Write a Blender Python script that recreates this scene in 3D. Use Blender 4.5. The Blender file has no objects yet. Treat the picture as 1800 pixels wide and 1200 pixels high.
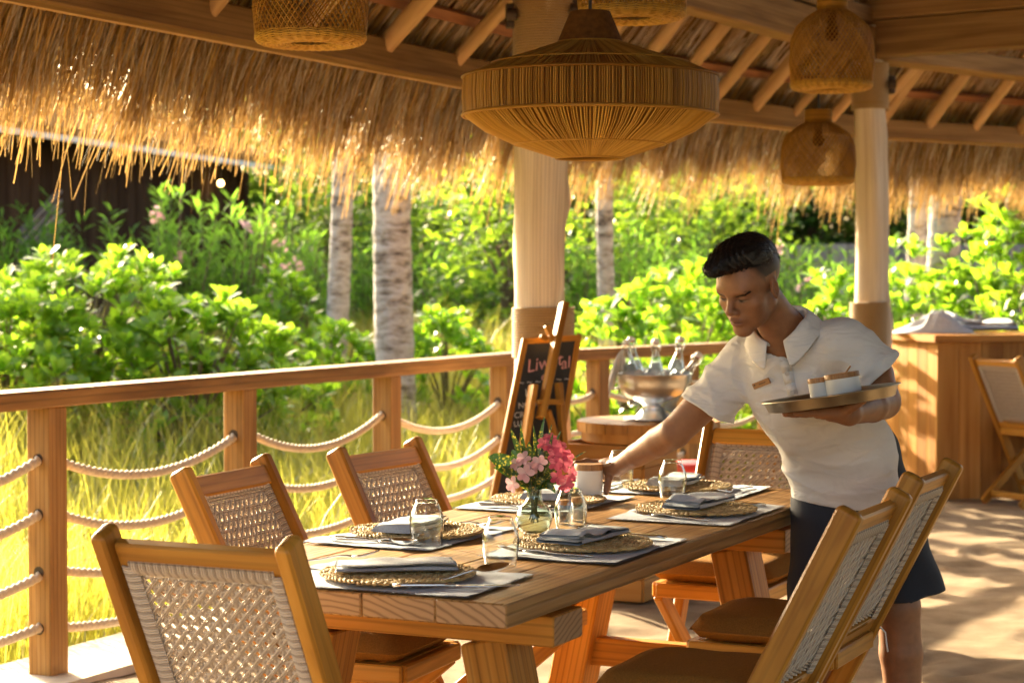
import bpy, bmesh, math, random
import numpy as np
from mathutils import Vector, Matrix, Euler

random.seed(7)
rng = np.random.default_rng(11)
R_ = math.radians
scene = bpy.context.scene
col = scene.collection

# ------------------------------------------------------------------ camera
CAM_H, FPX, TILT = 1.38, 3500.0, R_(1.80)
cam_d = bpy.data.cameras.new('camera')
cam = bpy.data.objects.new('camera', cam_d)
col.objects.link(cam)
cam.location = (0, 0, CAM_H)
cam.rotation_euler = (R_(90) - TILT, 0, 0)
cam_d.sensor_width = 36.0
cam_d.lens = FPX / 1800.0 * 36.0
cam_d.clip_start, cam_d.clip_end = 0.05, 3000
cam_d.dof.use_dof = True
cam_d.dof.focus_distance = 4.75
cam_d.dof.aperture_fstop = 5.6
scene.camera = cam

# ------------------------------------------------------------------ sky, sun, exposure
SUN_EL = R_(18.5)
TRAVEL = Vector((0.53, -0.848, 0)).normalized()           # where the light goes, on the ground
world = bpy.data.worlds.new('World')
scene.world = world
world.use_nodes = True
wn = world.node_tree.nodes
wl = world.node_tree.links
sky = wn.new('ShaderNodeTexSky')
sky.sky_type = 'NISHITA'
sky.sun_disc = False
sky.sun_elevation = SUN_EL
sky.sun_rotation = math.atan2(-TRAVEL.x, -TRAVEL.y)
sky.dust_density = 7.0
sky.ozone_density = 0.6
wn['Background'].inputs['Strength'].default_value = 0.12
wl.new(sky.outputs['Color'], wn['Background'].inputs['Color'])
sun_d = bpy.data.lights.new('sun', 'SUN')
sun = bpy.data.objects.new('sun', sun_d)
col.objects.link(sun)
sun_d.energy = 4.2
sun_d.angle = R_(0.6)
sun_d.color = (1.0, 0.83, 0.55)
sdir = Vector((TRAVEL.x * math.cos(SUN_EL), TRAVEL.y * math.cos(SUN_EL), -math.sin(SUN_EL)))
sun.rotation_euler = sdir.to_track_quat('-Z', 'Y').to_euler()
sun.location = (-8, 20, 12)
scene.view_settings.view_transform = 'Standard'
scene.view_settings.look = 'None'
scene.view_settings.gamma = 1.0
scene.view_settings.use_curve_mapping = False
scene.view_settings.exposure = 2.80
scene.render.engine = 'CYCLES'
scene.cycles.use_denoising = True
scene.cycles.max_bounces = 10
scene.cycles.diffuse_bounces = 5
scene.cycles.transparent_max_bounces = 16
scene.cycles.transmission_bounces = 8
scene.cycles.caustics_reflective = False
scene.cycles.caustics_refractive = False
scene.cycles.sample_clamp_indirect = 6.0

# ------------------------------------------------------------------ places
ANG = R_(25.4)                       # the table, the railing and the eave run this way
SU, CU = math.sin(ANG), math.cos(ANG)
def W(u, v, z=0.0):                  # u along the table, v across it
    return Vector((u * SU + v * CU, u * CU - v * SU, z))
def at(px, py, d):                   # a surveyed point of the photograph at distance d
    a, b = (px - 900) / FPX * d, (600 - py) / FPX * d
    st, ct = math.sin(TILT), math.cos(TILT)
    return Vector((a, d * ct + b * st, CAM_H - d * st + b * ct))

# ------------------------------------------------------------------ object helpers
def tag(o, label=None, cat=None, group=None, kind=None):
    if label: o['label'] = label
    if cat: o['category'] = cat
    if group: o['group'] = group
    if kind: o['kind'] = kind
    return o
def empty(name, loc=(0, 0, 0), rz=0.0):
    o = bpy.data.objects.new(name, None)
    col.objects.link(o)
    o.location = loc
    o.rotation_euler = (0, 0, rz)
    o.empty_display_size = 0.1
    return o
def link(name, me, parent=None, loc=None, rot=None):
    o = bpy.data.objects.new(name, me)
    col.objects.link(o)
    if parent: o.parent = parent
    if loc is not None: o.location = loc
    if rot is not None: o.rotation_euler = rot
    return o
def kids(o):
    return [c for c in bpy.data.objects if c.parent == o]
def copy_tree(o, parent=None):
    c = o.copy()
    col.objects.link(c)
    c.parent = parent
    for ch in list(o.children):
        copy_tree(ch, c)
    return c
def np_mesh(name, V, F, mats, smooth=False, uv=None, midx=None):
    V = np.asarray(V, dtype=np.float32).reshape(-1, 3)
    F = np.asarray(F, dtype=np.int32)
    me = bpy.data.meshes.new(name)
    k = F.shape[1]
    me.vertices.add(len(V)); me.loops.add(F.size); me.polygons.add(len(F))
    me.vertices.foreach_set('co', V.ravel())
    me.loops.foreach_set('vertex_index', F.ravel())
    me.polygons.foreach_set('loop_start', np.arange(0, F.size, k, dtype=np.int32))
    if smooth: me.polygons.foreach_set('use_smooth', np.ones(len(F), dtype=bool))
    for m in (mats if isinstance(mats, (list, tuple)) else [mats]): me.materials.append(m)
    if midx is not None: me.polygons.foreach_set('material_index', np.asarray(midx, dtype=np.int32))
    me.update(calc_edges=True)
    me.validate()
    return me

class MB:
    """collects faces with UVs in metres (u round the piece, v along it)"""
    def __init__(s): s.v, s.f, s.uv, s.mi = [], [], [], []
    def face(s, idx, uvs=None, mi=0):
        s.f.append(tuple(idx)); s.uv.append(uvs or [(0, 0)] * len(idx)); s.mi.append(mi)
    def bar(s, p0, p1, w, h, up=(0, 0, 1), taper=1.0, ends=0, ch=0.0, mi=0, round0=0.0):
        """a plank from p0 to p1, w wide (sideways), h high (along up); ch = chamfer"""
        p0, p1 = Vector(p0), Vector(p1)
        d = (p1 - p0); L = d.length; d.normalize()
        up = Vector(up)
        side = d.cross(up)
        if side.length < 1e-5: side = d.cross(Vector((1, 0, 0)))
        side.normalize(); up2 = side.cross(d).normalized()
        def ring(p, k, ins):
            a, b = w / 2 * k, h / 2 * k
            a2, b2 = a - ins, b - ins
            if ch > 0:
                c = min(ch, a * .6, b * .6)
                pts = [(a2 - c, b2), (-(a2 - c), b2), (-a2, b2 - c), (-a2, -(b2 - c)), (-(a2 - c), -b2), (a2 - c, -b2), (a2, -(b2 - c)), (a2, b2 - c)]
            else:
                pts = [(a, b), (-a, b), (-a, -b), (a, -b)]
            return [p + side * x + up2 * y for x, y in pts], pts
        rings = []
        if ch > 0:
            rings = [(p0, 1, ch), (p0 + d * ch, 1, 0), (p1 - d * ch, taper, 0), (p1, taper, ch)]
            if round0:
                rings = [(p0 + d * round0 * (1 - math.cos(q)), 1, round0 * (1 - math.sin(q))) for q in (.12, .5, .9, 1.25, 1.5708)] + rings[2:]
        else:
            rings = [(p0, 1, 0), (p1, taper, 0)]
        off = (random.random() * 7, random.random() * 7)
        idx, prof = [], None
        pos = 0.0; posl = []
        for p, k, ins in rings:
            vs, prof = ring(p, k, ins)
            b = len(s.v); s.v += vs; idx.append(list(range(b, b + len(vs))))
            posl.append((p - p0).length)
        n = len(prof)
        per = [0.0]
        for i in range(n):
            a, b = prof[i], prof[(i + 1) % n]
            per.append(per[-1] + math.hypot(a[0] - b[0], a[1] - b[1]))
        for r in range(len(idx) - 1):
            for i in range(n):
                j = (i + 1) % n
                s.face((idx[r][i], idx[r + 1][i], idx[r + 1][j], idx[r][j]),
                       [(off[0] + per[i], off[1] + posl[r]), (off[0] + per[i], off[1] + posl[r + 1]),
                        (off[0] + per[i + 1], off[1] + posl[r + 1]), (off[0] + per[i + 1], off[1] + posl[r])], mi)
        e0 = [(off[0] + x * 1.0, off[1] + y) for x, y in prof]
        s.face(list(idx[0]), e0, ends or mi)
        s.face(list(reversed(idx[-1])), list(reversed(e0)), ends or mi)
        return s
    def tube(s, pts, r, n=8, cap=True, mi=0, up=None):
        pts = [Vector(p) for p in pts]
        rr = r if isinstance(r, (list, tuple)) else [r] * len(pts)
        idx = []; L = 0.0
        ref = Vector(up) if up else None
        off = random.random() * 5
        prev = None
        lens = []
        for i, p in enumerate(pts):
            t = (pts[min(i + 1, len(pts) - 1)] - pts[max(i - 1, 0)]).normalized()
            if i: L += (p - pts[i - 1]).length
            lens.append(L)
            if prev is None:
                a = ref or (Vector((0, 0, 1)) if abs(t.z) < .9 else Vector((1, 0, 0)))
                x = t.cross(a).normalized()
            else:
                x = (prev - t * prev.dot(t)).normalized()
            prev = x
            y = t.cross(x)
            b = len(s.v)
            for k in range(n):
                an = 2 * math.pi * k / n
                s.v.append(p + (x * math.cos(an) + y * math.sin(an)) * rr[i])
            idx.append(list(range(b, b + n)))
        for i in range(len(pts) - 1):
            for k in range(n):
                j = (k + 1) % n
                c0, c1 = 2 * math.pi * rr[i] * k / n, 2 * math.pi * rr[i] * (k + 1) / n
                s.face((idx[i][k], idx[i][j], idx[i + 1][j], idx[i + 1][k]),
                       [(off + c0, lens[i]), (off + c1, lens[i]), (off + c1, lens[i + 1]), (off + c0, lens[i + 1])], mi)
        if cap:
            s.face(list(reversed(idx[0])), None, mi); s.face(list(idx[-1]), None, mi)
        return s
    def lathe(s, prof, n=32, c=(0, 0, 0), mi=0, cap0=False, cap1=False):
        c = Vector(c); idx = []
        L = 0.0
        for i, (r, z) in enumerate(prof):
            b = len(s.v)
            for k in range(n):
                an = 2 * math.pi * k / n
                s.v.append(c + Vector((r * math.cos(an), r * math.sin(an), z)))
            idx.append(list(range(b, b + n)))
        for i in range(len(prof) - 1):
            l0 = L; L += math.hypot(prof[i + 1][0] - prof[i][0], prof[i + 1][1] - prof[i][1])
            for k in range(n):
                j = (k + 1) % n
                s.face((idx[i][k], idx[i][j], idx[i + 1][j], idx[i + 1][k]),
                       [(k / n, l0), ((k + 1) / n, l0), ((k + 1) / n, L), (k / n, L)], mi)
        if cap0: s.face(list(reversed(idx[0])), None, mi)
        if cap1: s.face(list(idx[-1]), None, mi)
        return s
    def mesh(s, name, mats, smooth=False):
        me = bpy.data.meshes.new(name)
        me.from_pydata([tuple(v) for v in s.v], [], s.f)
        for m in (mats if isinstance(mats, (list, tuple)) else [mats]): me.materials.append(m)
        uvl = me.uv_layers.new(name='UVMap')
        flat = [c for f in s.uv for p in f for c in p]
        uvl.data.foreach_set('uv', flat)
        me.polygons.foreach_set('material_index', s.mi)
        if smooth: me.polygons.foreach_set('use_smooth', [True] * len(s.f))
        me.update()
        return me
    def build(s, name, mats, parent=None, smooth=False, loc=None, rot=None):
        return link(name, s.mesh(name, mats, smooth), parent, loc, rot)

def smooth_by_angle(o, deg=40):
    me = o.data
    me.polygons.foreach_set('use_smooth', [True] * len(me.polygons))
    try:
        me.set_sharp_from_angle(angle=R_(deg))
    except Exception:
        pass
    return o

def blades(P0, P1, P2, S, w, segs=3, tip=0.15):
    """ribbons along quadratic curves: arrays of base, control, tip, side vector, width"""
    n = len(P0); t = np.linspace(0, 1, segs + 1)
    V = np.zeros((n, segs + 1, 2, 3), dtype=np.float32)
    for i, q in enumerate(t):
        c = ((1 - q) ** 2) * P0 + 2 * q * (1 - q) * P1 + q * q * P2
        ww = (w * (1 - (1 - tip) * q))[:, None] * 0.5
        V[:, i, 0] = c - S * ww
        V[:, i, 1] = c + S * ww
    base = (np.arange(n) * (segs + 1) * 2)[:, None, None]
    k = (np.arange(segs) * 2)[None, :, None]
    F = base + k + np.array([0, 1, 3, 2])[None, None, :]
    return V.reshape(-1, 3), F.reshape(-1, 4)

def leaves(P, D, N, L, Wd, curl=0.25, shape=(0.30, 0.75)):
    """leaf-shaped faces: base P, direction D, normal N, length L, width Wd (arrays); 8 verts, 4 quads"""
    n = len(P); S = np.cross(D, N)
    L = L[:, None]; Wd = Wd[:, None]
    a, b = shape
    c = curl * L
    V = np.zeros((n, 8, 3), dtype=np.float32)
    V[:, 0] = P
    V[:, 1] = P + D * L * a - S * Wd * .36 + N * c * .15
    V[:, 2] = P + D * L * a + N * c * .02
    V[:, 3] = P + D * L * a + S * Wd * .36 + N * c * .15
    V[:, 4] = P + D * L * b - S * Wd * .5 - N * c * .15
    V[:, 5] = P + D * L * b - N * c * .32
    V[:, 6] = P + D * L * b + S * Wd * .5 - N * c * .15
    V[:, 7] = P + D * L - N * c * 1.0
    q = np.array([[0, 1, 2, 2], [0, 2, 3, 3], [1, 4, 5, 2], [2, 5, 6, 3], [4, 7, 5, 5], [5, 7, 6, 6]])
    tri = np.array([[0, 2, 1], [0, 3, 2], [1, 2, 5], [1, 5, 4], [2, 3, 6], [2, 6, 5], [4, 5, 7], [5, 6, 7]])
    F = (np.arange(n) * 8)[:, None, None] + tri[None]
    return V.reshape(-1, 3), F.reshape(-1, 3)

def unit(a): return a / np.maximum(np.linalg.norm(a, axis=-1, keepdims=True), 1e-9)

# ------------------------------------------------------------------ materials
def mat(name):
    m = bpy.data.materials.new(name); m.use_nodes = True
    nt = m.node_tree
    return m, nt.nodes, nt.links, nt.nodes['Principled BSDF']
def ramp(n, stops):
    r = n.new('ShaderNodeValToRGB'); e = r.color_ramp.elements
    while len(e) < len(stops): e.new(0.5)
    for x, (p, c) in zip(e, stops): x.position = p; x.color = (*c, 1)
    return r
def wood(name, stops, across=55, along=2.5, rough=.5, bump=.25, lines=.0, spec=.35, blotch=.25, coat=0.0):
    m, n, l, b = mat(name)
    uv = n.new('ShaderNodeUVMap')
    oi = n.new('ShaderNodeObjectInfo')
    add = n.new('ShaderNodeVectorMath'); add.operation = 'MULTIPLY_ADD'
    add.inputs[1].default_value = (1, 1, 1)
    rv = n.new('ShaderNodeCombineXYZ')
    l.new(oi.outputs['Random'], rv.inputs[0]); l.new(oi.outputs['Random'], rv.inputs[2])
    sc = n.new('ShaderNodeVectorMath'); sc.operation = 'SCALE'; sc.inputs['Scale'].default_value = 9.0
    l.new(rv.outputs[0], sc.inputs[0])
    l.new(uv.outputs[0], add.inputs[0]); l.new(sc.outputs[0], add.inputs[2])
    mp = n.new('ShaderNodeMapping'); mp.inputs['Scale'].default_value = (across, along, 6)
    l.new(add.outputs[0], mp.inputs[0])
    no = n.new('ShaderNodeTexNoise'); no.inputs['Scale'].default_value = 1.0; no.inputs['Detail'].default_value = 6; no.inputs['Distortion'].default_value = .6
    l.new(mp.outputs[0], no.inputs['Vector'])
    mp2 = n.new('ShaderNodeMapping'); mp2.inputs['Scale'].default_value = (across * .16, along * .5, 2)
    l.new(add.outputs[0], mp2.inputs[0])
    n2 = n.new('ShaderNodeTexNoise'); n2.inputs['Scale'].default_value = 1.0; n2.inputs['Detail'].default_value = 3
    l.new(mp2.outputs[0], n2.inputs['Vector'])
    mx = n.new('ShaderNodeMath'); mx.operation = 'MULTIPLY_ADD'; mx.inputs[1].default_value = blotch * 2
    l.new(n2.outputs[0], mx.inputs[0])
    sb = n.new('ShaderNodeMath'); sb.operation = 'SUBTRACT'; sb.inputs[1].default_value = blotch
    l.new(no.outputs[0], sb.inputs[0]); l.new(sb.outputs[0], mx.inputs[2])
    rp = ramp(n, stops); l.new(mx.outputs[0], rp.inputs[0])
    out = rp.outputs[0]; bh = no.outputs[0]
    if lines:
        mp3 = n.new('ShaderNodeMapping'); mp3.inputs['Scale'].default_value = (1, .035, 1)
        l.new(add.outputs[0], mp3.inputs[0])
        wv = n.new('ShaderNodeTexWave'); wv.inputs['Scale'].default_value = 17; wv.inputs['Distortion'].default_value = 9.0
        wv.inputs['Detail'].default_value = 3; wv.inputs['Detail Scale'].default_value = .35
        l.new(mp3.outputs[0], wv.inputs['Vector'])
        r2 = ramp(n, [(.0, (1 - lines,) * 3), (.28, (1, 1, 1))]); l.new(wv.outputs[0], r2.inputs[0])
        mm = n.new('ShaderNodeMix'); mm.data_type = 'RGBA'; mm.blend_type = 'MULTIPLY'; mm.inputs[0].default_value = 1
        l.new(out, mm.inputs[6]); l.new(r2.outputs[0], mm.inputs[7]); out = mm.outputs[2]
        ad = n.new('ShaderNodeMath'); ad.operation = 'MULTIPLY_ADD'; ad.inputs[1].default_value = .8
        l.new(r2.outputs[0], ad.inputs[0]); l.new(no.outputs[0], ad.inputs[2]); bh = ad.outputs[0]
    hs = n.new('ShaderNodeHueSaturation')
    mr = n.new('ShaderNodeMapRange'); mr.inputs[3].default_value = .82; mr.inputs[4].default_value = 1.18
    l.new(oi.outputs['Random'], mr.inputs[0]); l.new(mr.outputs[0], hs.inputs['Value'])
    l.new(out, hs.inputs['Color']); l.new(hs.outputs[0], b.inputs['Base Color'])
    bp = n.new('ShaderNodeBump'); bp.inputs['Strength'].default_value = bump; bp.inputs['Distance'].default_value = .004
    l.new(bh, bp.inputs['Height']); l.new(bp.outputs[0], b.inputs['Normal'])
    b.inputs['Roughness'].default_value = rough
    b.inputs['Specular IOR Level'].default_value = spec
    b.inputs['Coat Weight'].default_value = coat; b.inputs['Coat Roughness'].default_value = .25
    return m
def endgrain(name, c1, c2):
    m, n, l, b = mat(name)
    uv = n.new('ShaderNodeUVMap')
    mp = n.new('ShaderNodeMapping'); mp.inputs['Scale'].default_value = (1, 1.6, 1)
    l.new(uv.outputs[0], mp.inputs[0])
    wv = n.new('ShaderNodeTexWave'); wv.wave_type = 'RINGS'; wv.rings_direction = 'SPHERICAL'
    wv.inputs['Scale'].default_value = 15; wv.inputs['Distortion'].default_value = 7.0; wv.inputs['Detail'].default_value = 2; wv.inputs['Detail Scale'].default_value = .5
    mp.inputs['Location'].default_value = (.03, .12, 0)
    l.new(mp.outputs[0], wv.inputs['Vector'])
    rp = ramp(n, [(0.0, c1), (.35, c2), (1, tuple(x * 1.1 for x in c2))]); l.new(wv.outputs[0], rp.inputs[0])
    l.new(rp.outputs[0], b.inputs['Base Color']); b.inputs['Roughness'].default_value = .6
    return m
def plain(name, c, rough=.5, metal=0.0, noise=0.0, nscale=40, bump=0.0, spec=.5, sheen=0.0):
    m, n, l, b = mat(name)
    b.inputs['Base Color'].default_value = (*c, 1); b.inputs['Roughness'].default_value = rough
    b.inputs['Metallic'].default_value = metal; b.inputs['Specular IOR Level'].default_value = spec
    b.inputs['Sheen Weight'].default_value = sheen
    if noise or bump:
        tc = n.new('ShaderNodeTexCoord')
        no = n.new('ShaderNodeTexNoise'); no.inputs['Scale'].default_value = nscale; no.inputs['Detail'].default_value = 5
        l.new(tc.outputs['Object'], no.inputs['Vector'])
        if noise:
            rp = ramp(n, [(.3, tuple(x * (1 - noise) for x in c)), (.7, tuple(min(1, x * (1 + noise)) for x in c))])
            l.new(no.outputs[0], rp.inputs[0]); l.new(rp.outputs[0], b.inputs['Base Color'])
        if bump:
            bp = n.new('ShaderNodeBump'); bp.inputs['Strength'].default_value = bump; bp.inputs['Distance'].default_value = .003
            l.new(no.outputs[0], bp.inputs['Height']); l.new(bp.outputs[0], b.inputs['Normal'])
    return m
def leafy(name, stops, trans=(.5, .7, .08), tw=.5, gloss=.12, rough=.3):
    """leaf blade: diffuse + translucent, a waxy coat, each leaf its own tone"""
    m, n, l, b = mat(name)
    n.remove(b)
    out = n['Material Output']
    g = n.new('ShaderNodeNewGeometry')
    rp = ramp(n, stops); l.new(g.outputs['Random Per Island'], rp.inputs[0])
    df = n.new('ShaderNodeBsdfDiffuse'); l.new(rp.outputs[0], df.inputs[0])
    tr = n.new('ShaderNodeBsdfTranslucent')
    mm = n.new('ShaderNodeMix'); mm.data_type = 'RGBA'; mm.blend_type = 'MIX'; mm.inputs[0].default_value = .75
    l.new(rp.outputs[0], mm.inputs[6]); mm.inputs[7].default_value = (*trans, 1); l.new(mm.outputs[2], tr.inputs[0])
    x = n.new('ShaderNodeMixShader'); x.inputs[0].default_value = tw
    l.new(df.outputs[0], x.inputs[1]); l.new(tr.outputs[0], x.inputs[2])
    gl = n.new('ShaderNodeBsdfGlossy'); gl.inputs['Roughness'].default_value = rough; gl.inputs[0].default_value = (.9, .9, .85, 1)
    fr = n.new('ShaderNodeFresnel'); fr.inputs[0].default_value = 1.4
    ml = n.new('ShaderNodeMath'); ml.operation = 'MULTIPLY_ADD'; ml.inputs[1].default_value = gloss * 4; ml.inputs[2].default_value = gloss * .1
    l.new(fr.outputs[0], ml.inputs[0])
    y = n.new('ShaderNodeMixShader'); l.new(ml.outputs[0], y.inputs[0])
    l.new(x.outputs[0], y.inputs[1]); l.new(gl.outputs[0], y.inputs[2])
    l.new(y.outputs[0], out.inputs['Surface'])
    return m
def thin_glass(name, tint=(.97, .985, .98), rough=0.0, gain=1.0):
    m, n, l, b = mat(name); n.remove(b)
    tr = n.new('ShaderNodeBsdfTransparent'); tr.inputs[0].default_value = (*tint, 1)
    gl = n.new('ShaderNodeBsdfGlossy'); gl.inputs['Roughness'].default_value = rough
    lw = n.new('ShaderNodeLayerWeight'); lw.inputs['Blend'].default_value = .5
    pw = n.new('ShaderNodeMath'); pw.operation = 'POWER'; pw.inputs[1].default_value = 2.6; l.new(lw.outputs['Facing'], pw.inputs[0])
    rt = ramp(n, [(0, tint), (.55, tint), (.60, tuple(.85 * q for q in tint)), (.92, tuple(.16 * q for q in tint))]); l.new(lw.outputs['Facing'], rt.inputs[0]); l.new(rt.outputs[0], tr.inputs[0])
    ml = n.new('ShaderNodeMath'); ml.operation = 'MULTIPLY_ADD'; ml.inputs[1].default_value = .75 * gain; ml.inputs[2].default_value = .035 * gain; ml.use_clamp = True
    l.new(pw.outputs[0], ml.inputs[0])
    x = n.new('ShaderNodeMixShader'); l.new(ml.outputs[0], x.inputs[0])
    l.new(tr.outputs[0], x.inputs[1]); l.new(gl.outputs[0], x.inputs[2])
    l.new(x.outputs[0], n['Material Output'].inputs['Surface'])
    return m

M = {}
M['teak'] = wood('teak', [(.25, (.29, .115, .014)), (.55, (.51, .235, .034)), (.85, (.62, .335, .065))], across=38, along=2.0, rough=.40, bump=.12, lines=.18, coat=.06, spec=.22, blotch=.42)
M['table'] = wood('table_wood', [(.2, (.17, .076, .021)), (.5, (.39, .205, .068)), (.85, (.55, .33, .125))], across=70, along=2.2, rough=.40, bump=.4, lines=.34, spec=.32, blotch=.4)
M['trestle'] = wood('trestle_wood', [(.2, (.28, .115, .018)), (.5, (.48, .215, .036)), (.85, (.58, .30, .070))], across=45, along=1.6, rough=.5, bump=.25, lines=.28, spec=.2)
M['end'] = endgrain('end_grain', (.25, .135, .058), (.40, .24, .115))
M['rail'] = wood('rail_wood', [(.25, (.22, .105, .030)), (.55, (.37, .190, .058)), (.85, (.49, .28, .10))], across=30, along=2, rough=.55, bump=.3, lines=.26, spec=.22, blotch=.45)
M['beam'] = wood('beam_wood', [(.25, (.17, .088, .030)), (.55, (.28, .158, .058)), (.85, (.38, .225, .092))], across=25, along=1.4, rough=.7, bump=.25, lines=.2, spec=.12)
M['pole'] = wood('pole_wood', [(.25, (.38, .23, .105)), (.6, (.54, .355, .18)), (.9, (.64, .45, .25))], across=20, along=1.5, rough=.65, bump=.35, spec=.15)
M['batten'] = wood('batten_wood', [(.3, (.20, .075, .027)), (.8, (.35, .15, .06))], across=30, along=2, rough=.7, bump=.3)
M['column'] = wood('column_wood', [(.12, (.34, .23, .13)), (.40, (.60, .49, .36)), (.7, (.72, .62, .48)), (.95, (.80, .71, .58))], across=26, along=1.1, rough=.8, bump=1.0, blotch=.65, lines=.24, spec=.1)
M['bar'] = wood('bar_wood', [(.2, (.25, .095, .018)), (.5, (.42, .185, .040)), (.85, (.54, .275, .075))], across=22, along=1.2, rough=.45, bump=.12, blotch=.4, coat=.05, spec=.2)
M['darkplank'] = wood('dark_plank', [(.3, (.030, .020, .014)), (.7, (.06, .042, .030))], across=30, along=1.5, rough=.95, spec=.0)
M['fence'] = wood('grey_plank', [(.3, (.16, .14, .13)), (.7, (.27, .25, .24))], across=30, along=1.5, rough=.9)
M['lid'] = wood('lid_wood', [(.3, (.30, .14, .05)), (.7, (.50, .27, .11))], across=60, along=4, rough=.5, bump=.1)
M['steel'] = plain('brushed_steel', (.86, .87, .88), .30, .9, bump=.02)
M['tray'] = plain('tray_steel', (.42, .38, .30), .30, 1.0)
M['cutlery'] = plain('cutlery_steel', (.78, .77, .75), .2, 1.0)
M['bronze'] = plain('dark_bolt', (.06, .035, .02), .5, .3)
M['ceramic'] = plain('white_ceramic', (.80, .78, .74), .35, noise=.03, nscale=8)
M['cushion'] = plain('cushion_cloth', (.27, .125, .026), .95, noise=.16, nscale=260, bump=.5, spec=.05)
M['mat'] = plain('placemat_linen', (.60, .65, .72), .9, noise=.08, nscale=350, bump=.3)
M['hem'] = plain('navy_hem', (.16, .17, .21), .9)
M['napkin'] = plain('napkin_linen', (.52, .55, .58), .9, noise=.12, nscale=260, bump=.35)
M['towel'] = plain('towel_cloth', (.58, .61, .66), .95, noise=.1, nscale=60, bump=.3)
M['glass'] = thin_glass('clear_glass', gain=1.25)
M['vase'] = thin_glass('green_tinged_glass', (.90, .965, .93), gain=1.4)
M['bottle'] = thin_glass('bottle_glass', (.93, .96, .96), gain=1.6)
M['slate'] = plain('chalkboard', (.035, .037, .04), .8, noise=.25, nscale=14)
M['chalk'] = plain('white_chalk', (.75, .75, .72), .95)
M['pink_chalk'] = plain('pink_chalk', (.80, .42, .42), .95)
M['red'] = plain('red_plastic', (.65, .06, .07), .45)
M['cord'] = plain('black_cord', (.02, .018, .015), .6)
M['concrete'] = plain('pale_concrete', (.62, .55, .45), .9, noise=.12, nscale=6, bump=.2)
M['white_paint'] = plain('white_fascia', (.66, .67, .70), .6)

def strand_mat(name, stops, tw=.35, trans=(.75, .45, .14), gloss=.25, rough=.35):
    m = leafy(name, stops, trans, tw, gloss, rough); return m
M['thatch'] = strand_mat('thatch_straw', [(0, (.08, .040, .010)), (.35, (.22, .122, .030)), (.75, (.40, .240, .068)), (1, (.58, .40, .16))], tw=.24, gloss=.07, rough=.45)
M['reed'] = strand_mat('ceiling_reed', [(0, (.18, .09, .032)), (.5, (.38, .215, .08)), (1, (.58, .37, .16))], tw=.1, gloss=.05)
M['grass'] = leafy('tall_grass', [(0, (.11, .15, .022)), (.4, (.23, .245, .040)), (.75, (.40, .36, .075)), (1, (.58, .47, .18))], (.70, .66, .075), .50, .05, .45)
M['scaevola'] = leafy('sea_lettuce_leaf', [(0, (.07, .15, .018)), (.5, (.12, .225, .024)), (1, (.17, .29, .032))], (.52, .86, .03), .68, .12, .25)
M['oleander'] = leafy('oleander_leaf', [(0, (.022, .065, .012)), (.5, (.042, .105, .018)), (1, (.075, .16, .026))], (.34, .66, .05), .52, .035, .45)
M['broad'] = leafy('broad_leaf', [(0, (.04, .085, .012)), (.5, (.08, .155, .02)), (1, (.13, .22, .026))], (.46, .70, .035), .56, .08, .3)
M['hedge'] = leafy('hedge_leaf', [(0, (.014, .038, .008)), (.6, (.034, .078, .014)), (1, (.07, .135, .022))], (.34, .56, .04), .48, .04, .45)
M['stem'] = plain('green_stem', (.12, .12, .05), .8)
M['bark'] = plain('shrub_bark', (.13, .095, .06), .9, noise=.3, nscale=30)
M['pink'] = leafy('pale_pink_petal', [(0, (.72, .36, .40)), (.5, (.80, .50, .53)), (1, (.85, .62, .62))], (.95, .55, .58), .35, .05, .5)
M['magenta'] = leafy('deep_pink_petal', [(0, (.50, .05, .12)), (.5, (.66, .11, .19)), (1, (.78, .22, .28))], (.95, .25, .32), .35, .05, .5)

def rope_material(name, c1, c2):
    m, n, l, b = mat(name)
    uv = n.new('ShaderNodeUVMap')
    mp = n.new('ShaderNodeMapping'); mp.inputs['Scale'].default_value = (60, 220, 1); l.new(uv.outputs[0], mp.inputs[0])
    no = n.new('ShaderNodeTexNoise'); no.inputs['Scale'].default_value = 1; no.inputs['Detail'].default_value = 4
    l.new(mp.outputs[0], no.inputs['Vector'])
    rp = ramp(n, [(.3, c1), (.7, c2)]); l.new(no.outputs[0], rp.inputs[0]); l.new(rp.outputs[0], b.inputs['Base Color'])
    b.inputs['Roughness'].default_value = .9; b.inputs['Sheen Weight'].default_value = .3
    bp = n.new('ShaderNodeBump'); bp.inputs['Strength'].default_value = .4; bp.inputs['Distance'].default_value = .002
    l.new(no.outputs[0], bp.inputs['Height']); l.new(bp.outputs[0], b.inputs['Normal'])
    return m
M['rope'] = rope_material('cotton_rope', (.55, .43, .29), (.76, .64, .47))
M['wrap'] = rope_material('jute_wrap', (.30, .17, .055), (.46, .29, .11))
M['weave_light'] = plain('cream_strand', (.66, .57, .46), .55)
M['weave_mid'] = plain('beige_strand', (.44, .36, .28), .55)
M['weave_dark'] = plain('taupe_strand', (.27, .205, .15), .6)
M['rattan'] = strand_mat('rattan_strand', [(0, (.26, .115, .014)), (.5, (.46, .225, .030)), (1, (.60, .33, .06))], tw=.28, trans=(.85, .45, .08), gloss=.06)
M['rattan_lit'] = strand_mat('lit_rattan_strand', [(0, (.48, .25, .035)), (.5, (.66, .37, .06)), (1, (.76, .47, .09))], tw=.25, trans=(.95, .6, .12), gloss=.06)  # lighter copy of the rattan: light on the lamps' undersides put into the colour
M['rattan_dark'] = plain('dark_rattan', (.12, .048, .010), .8, noise=.3, nscale=60, spec=.1)
M['rattan_liner'] = leafy('rattan_liner', [(0, (.20, .09, .016)), (1, (.25, .12, .022))], (.8, .42, .08), .40, .02, .6)
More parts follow.
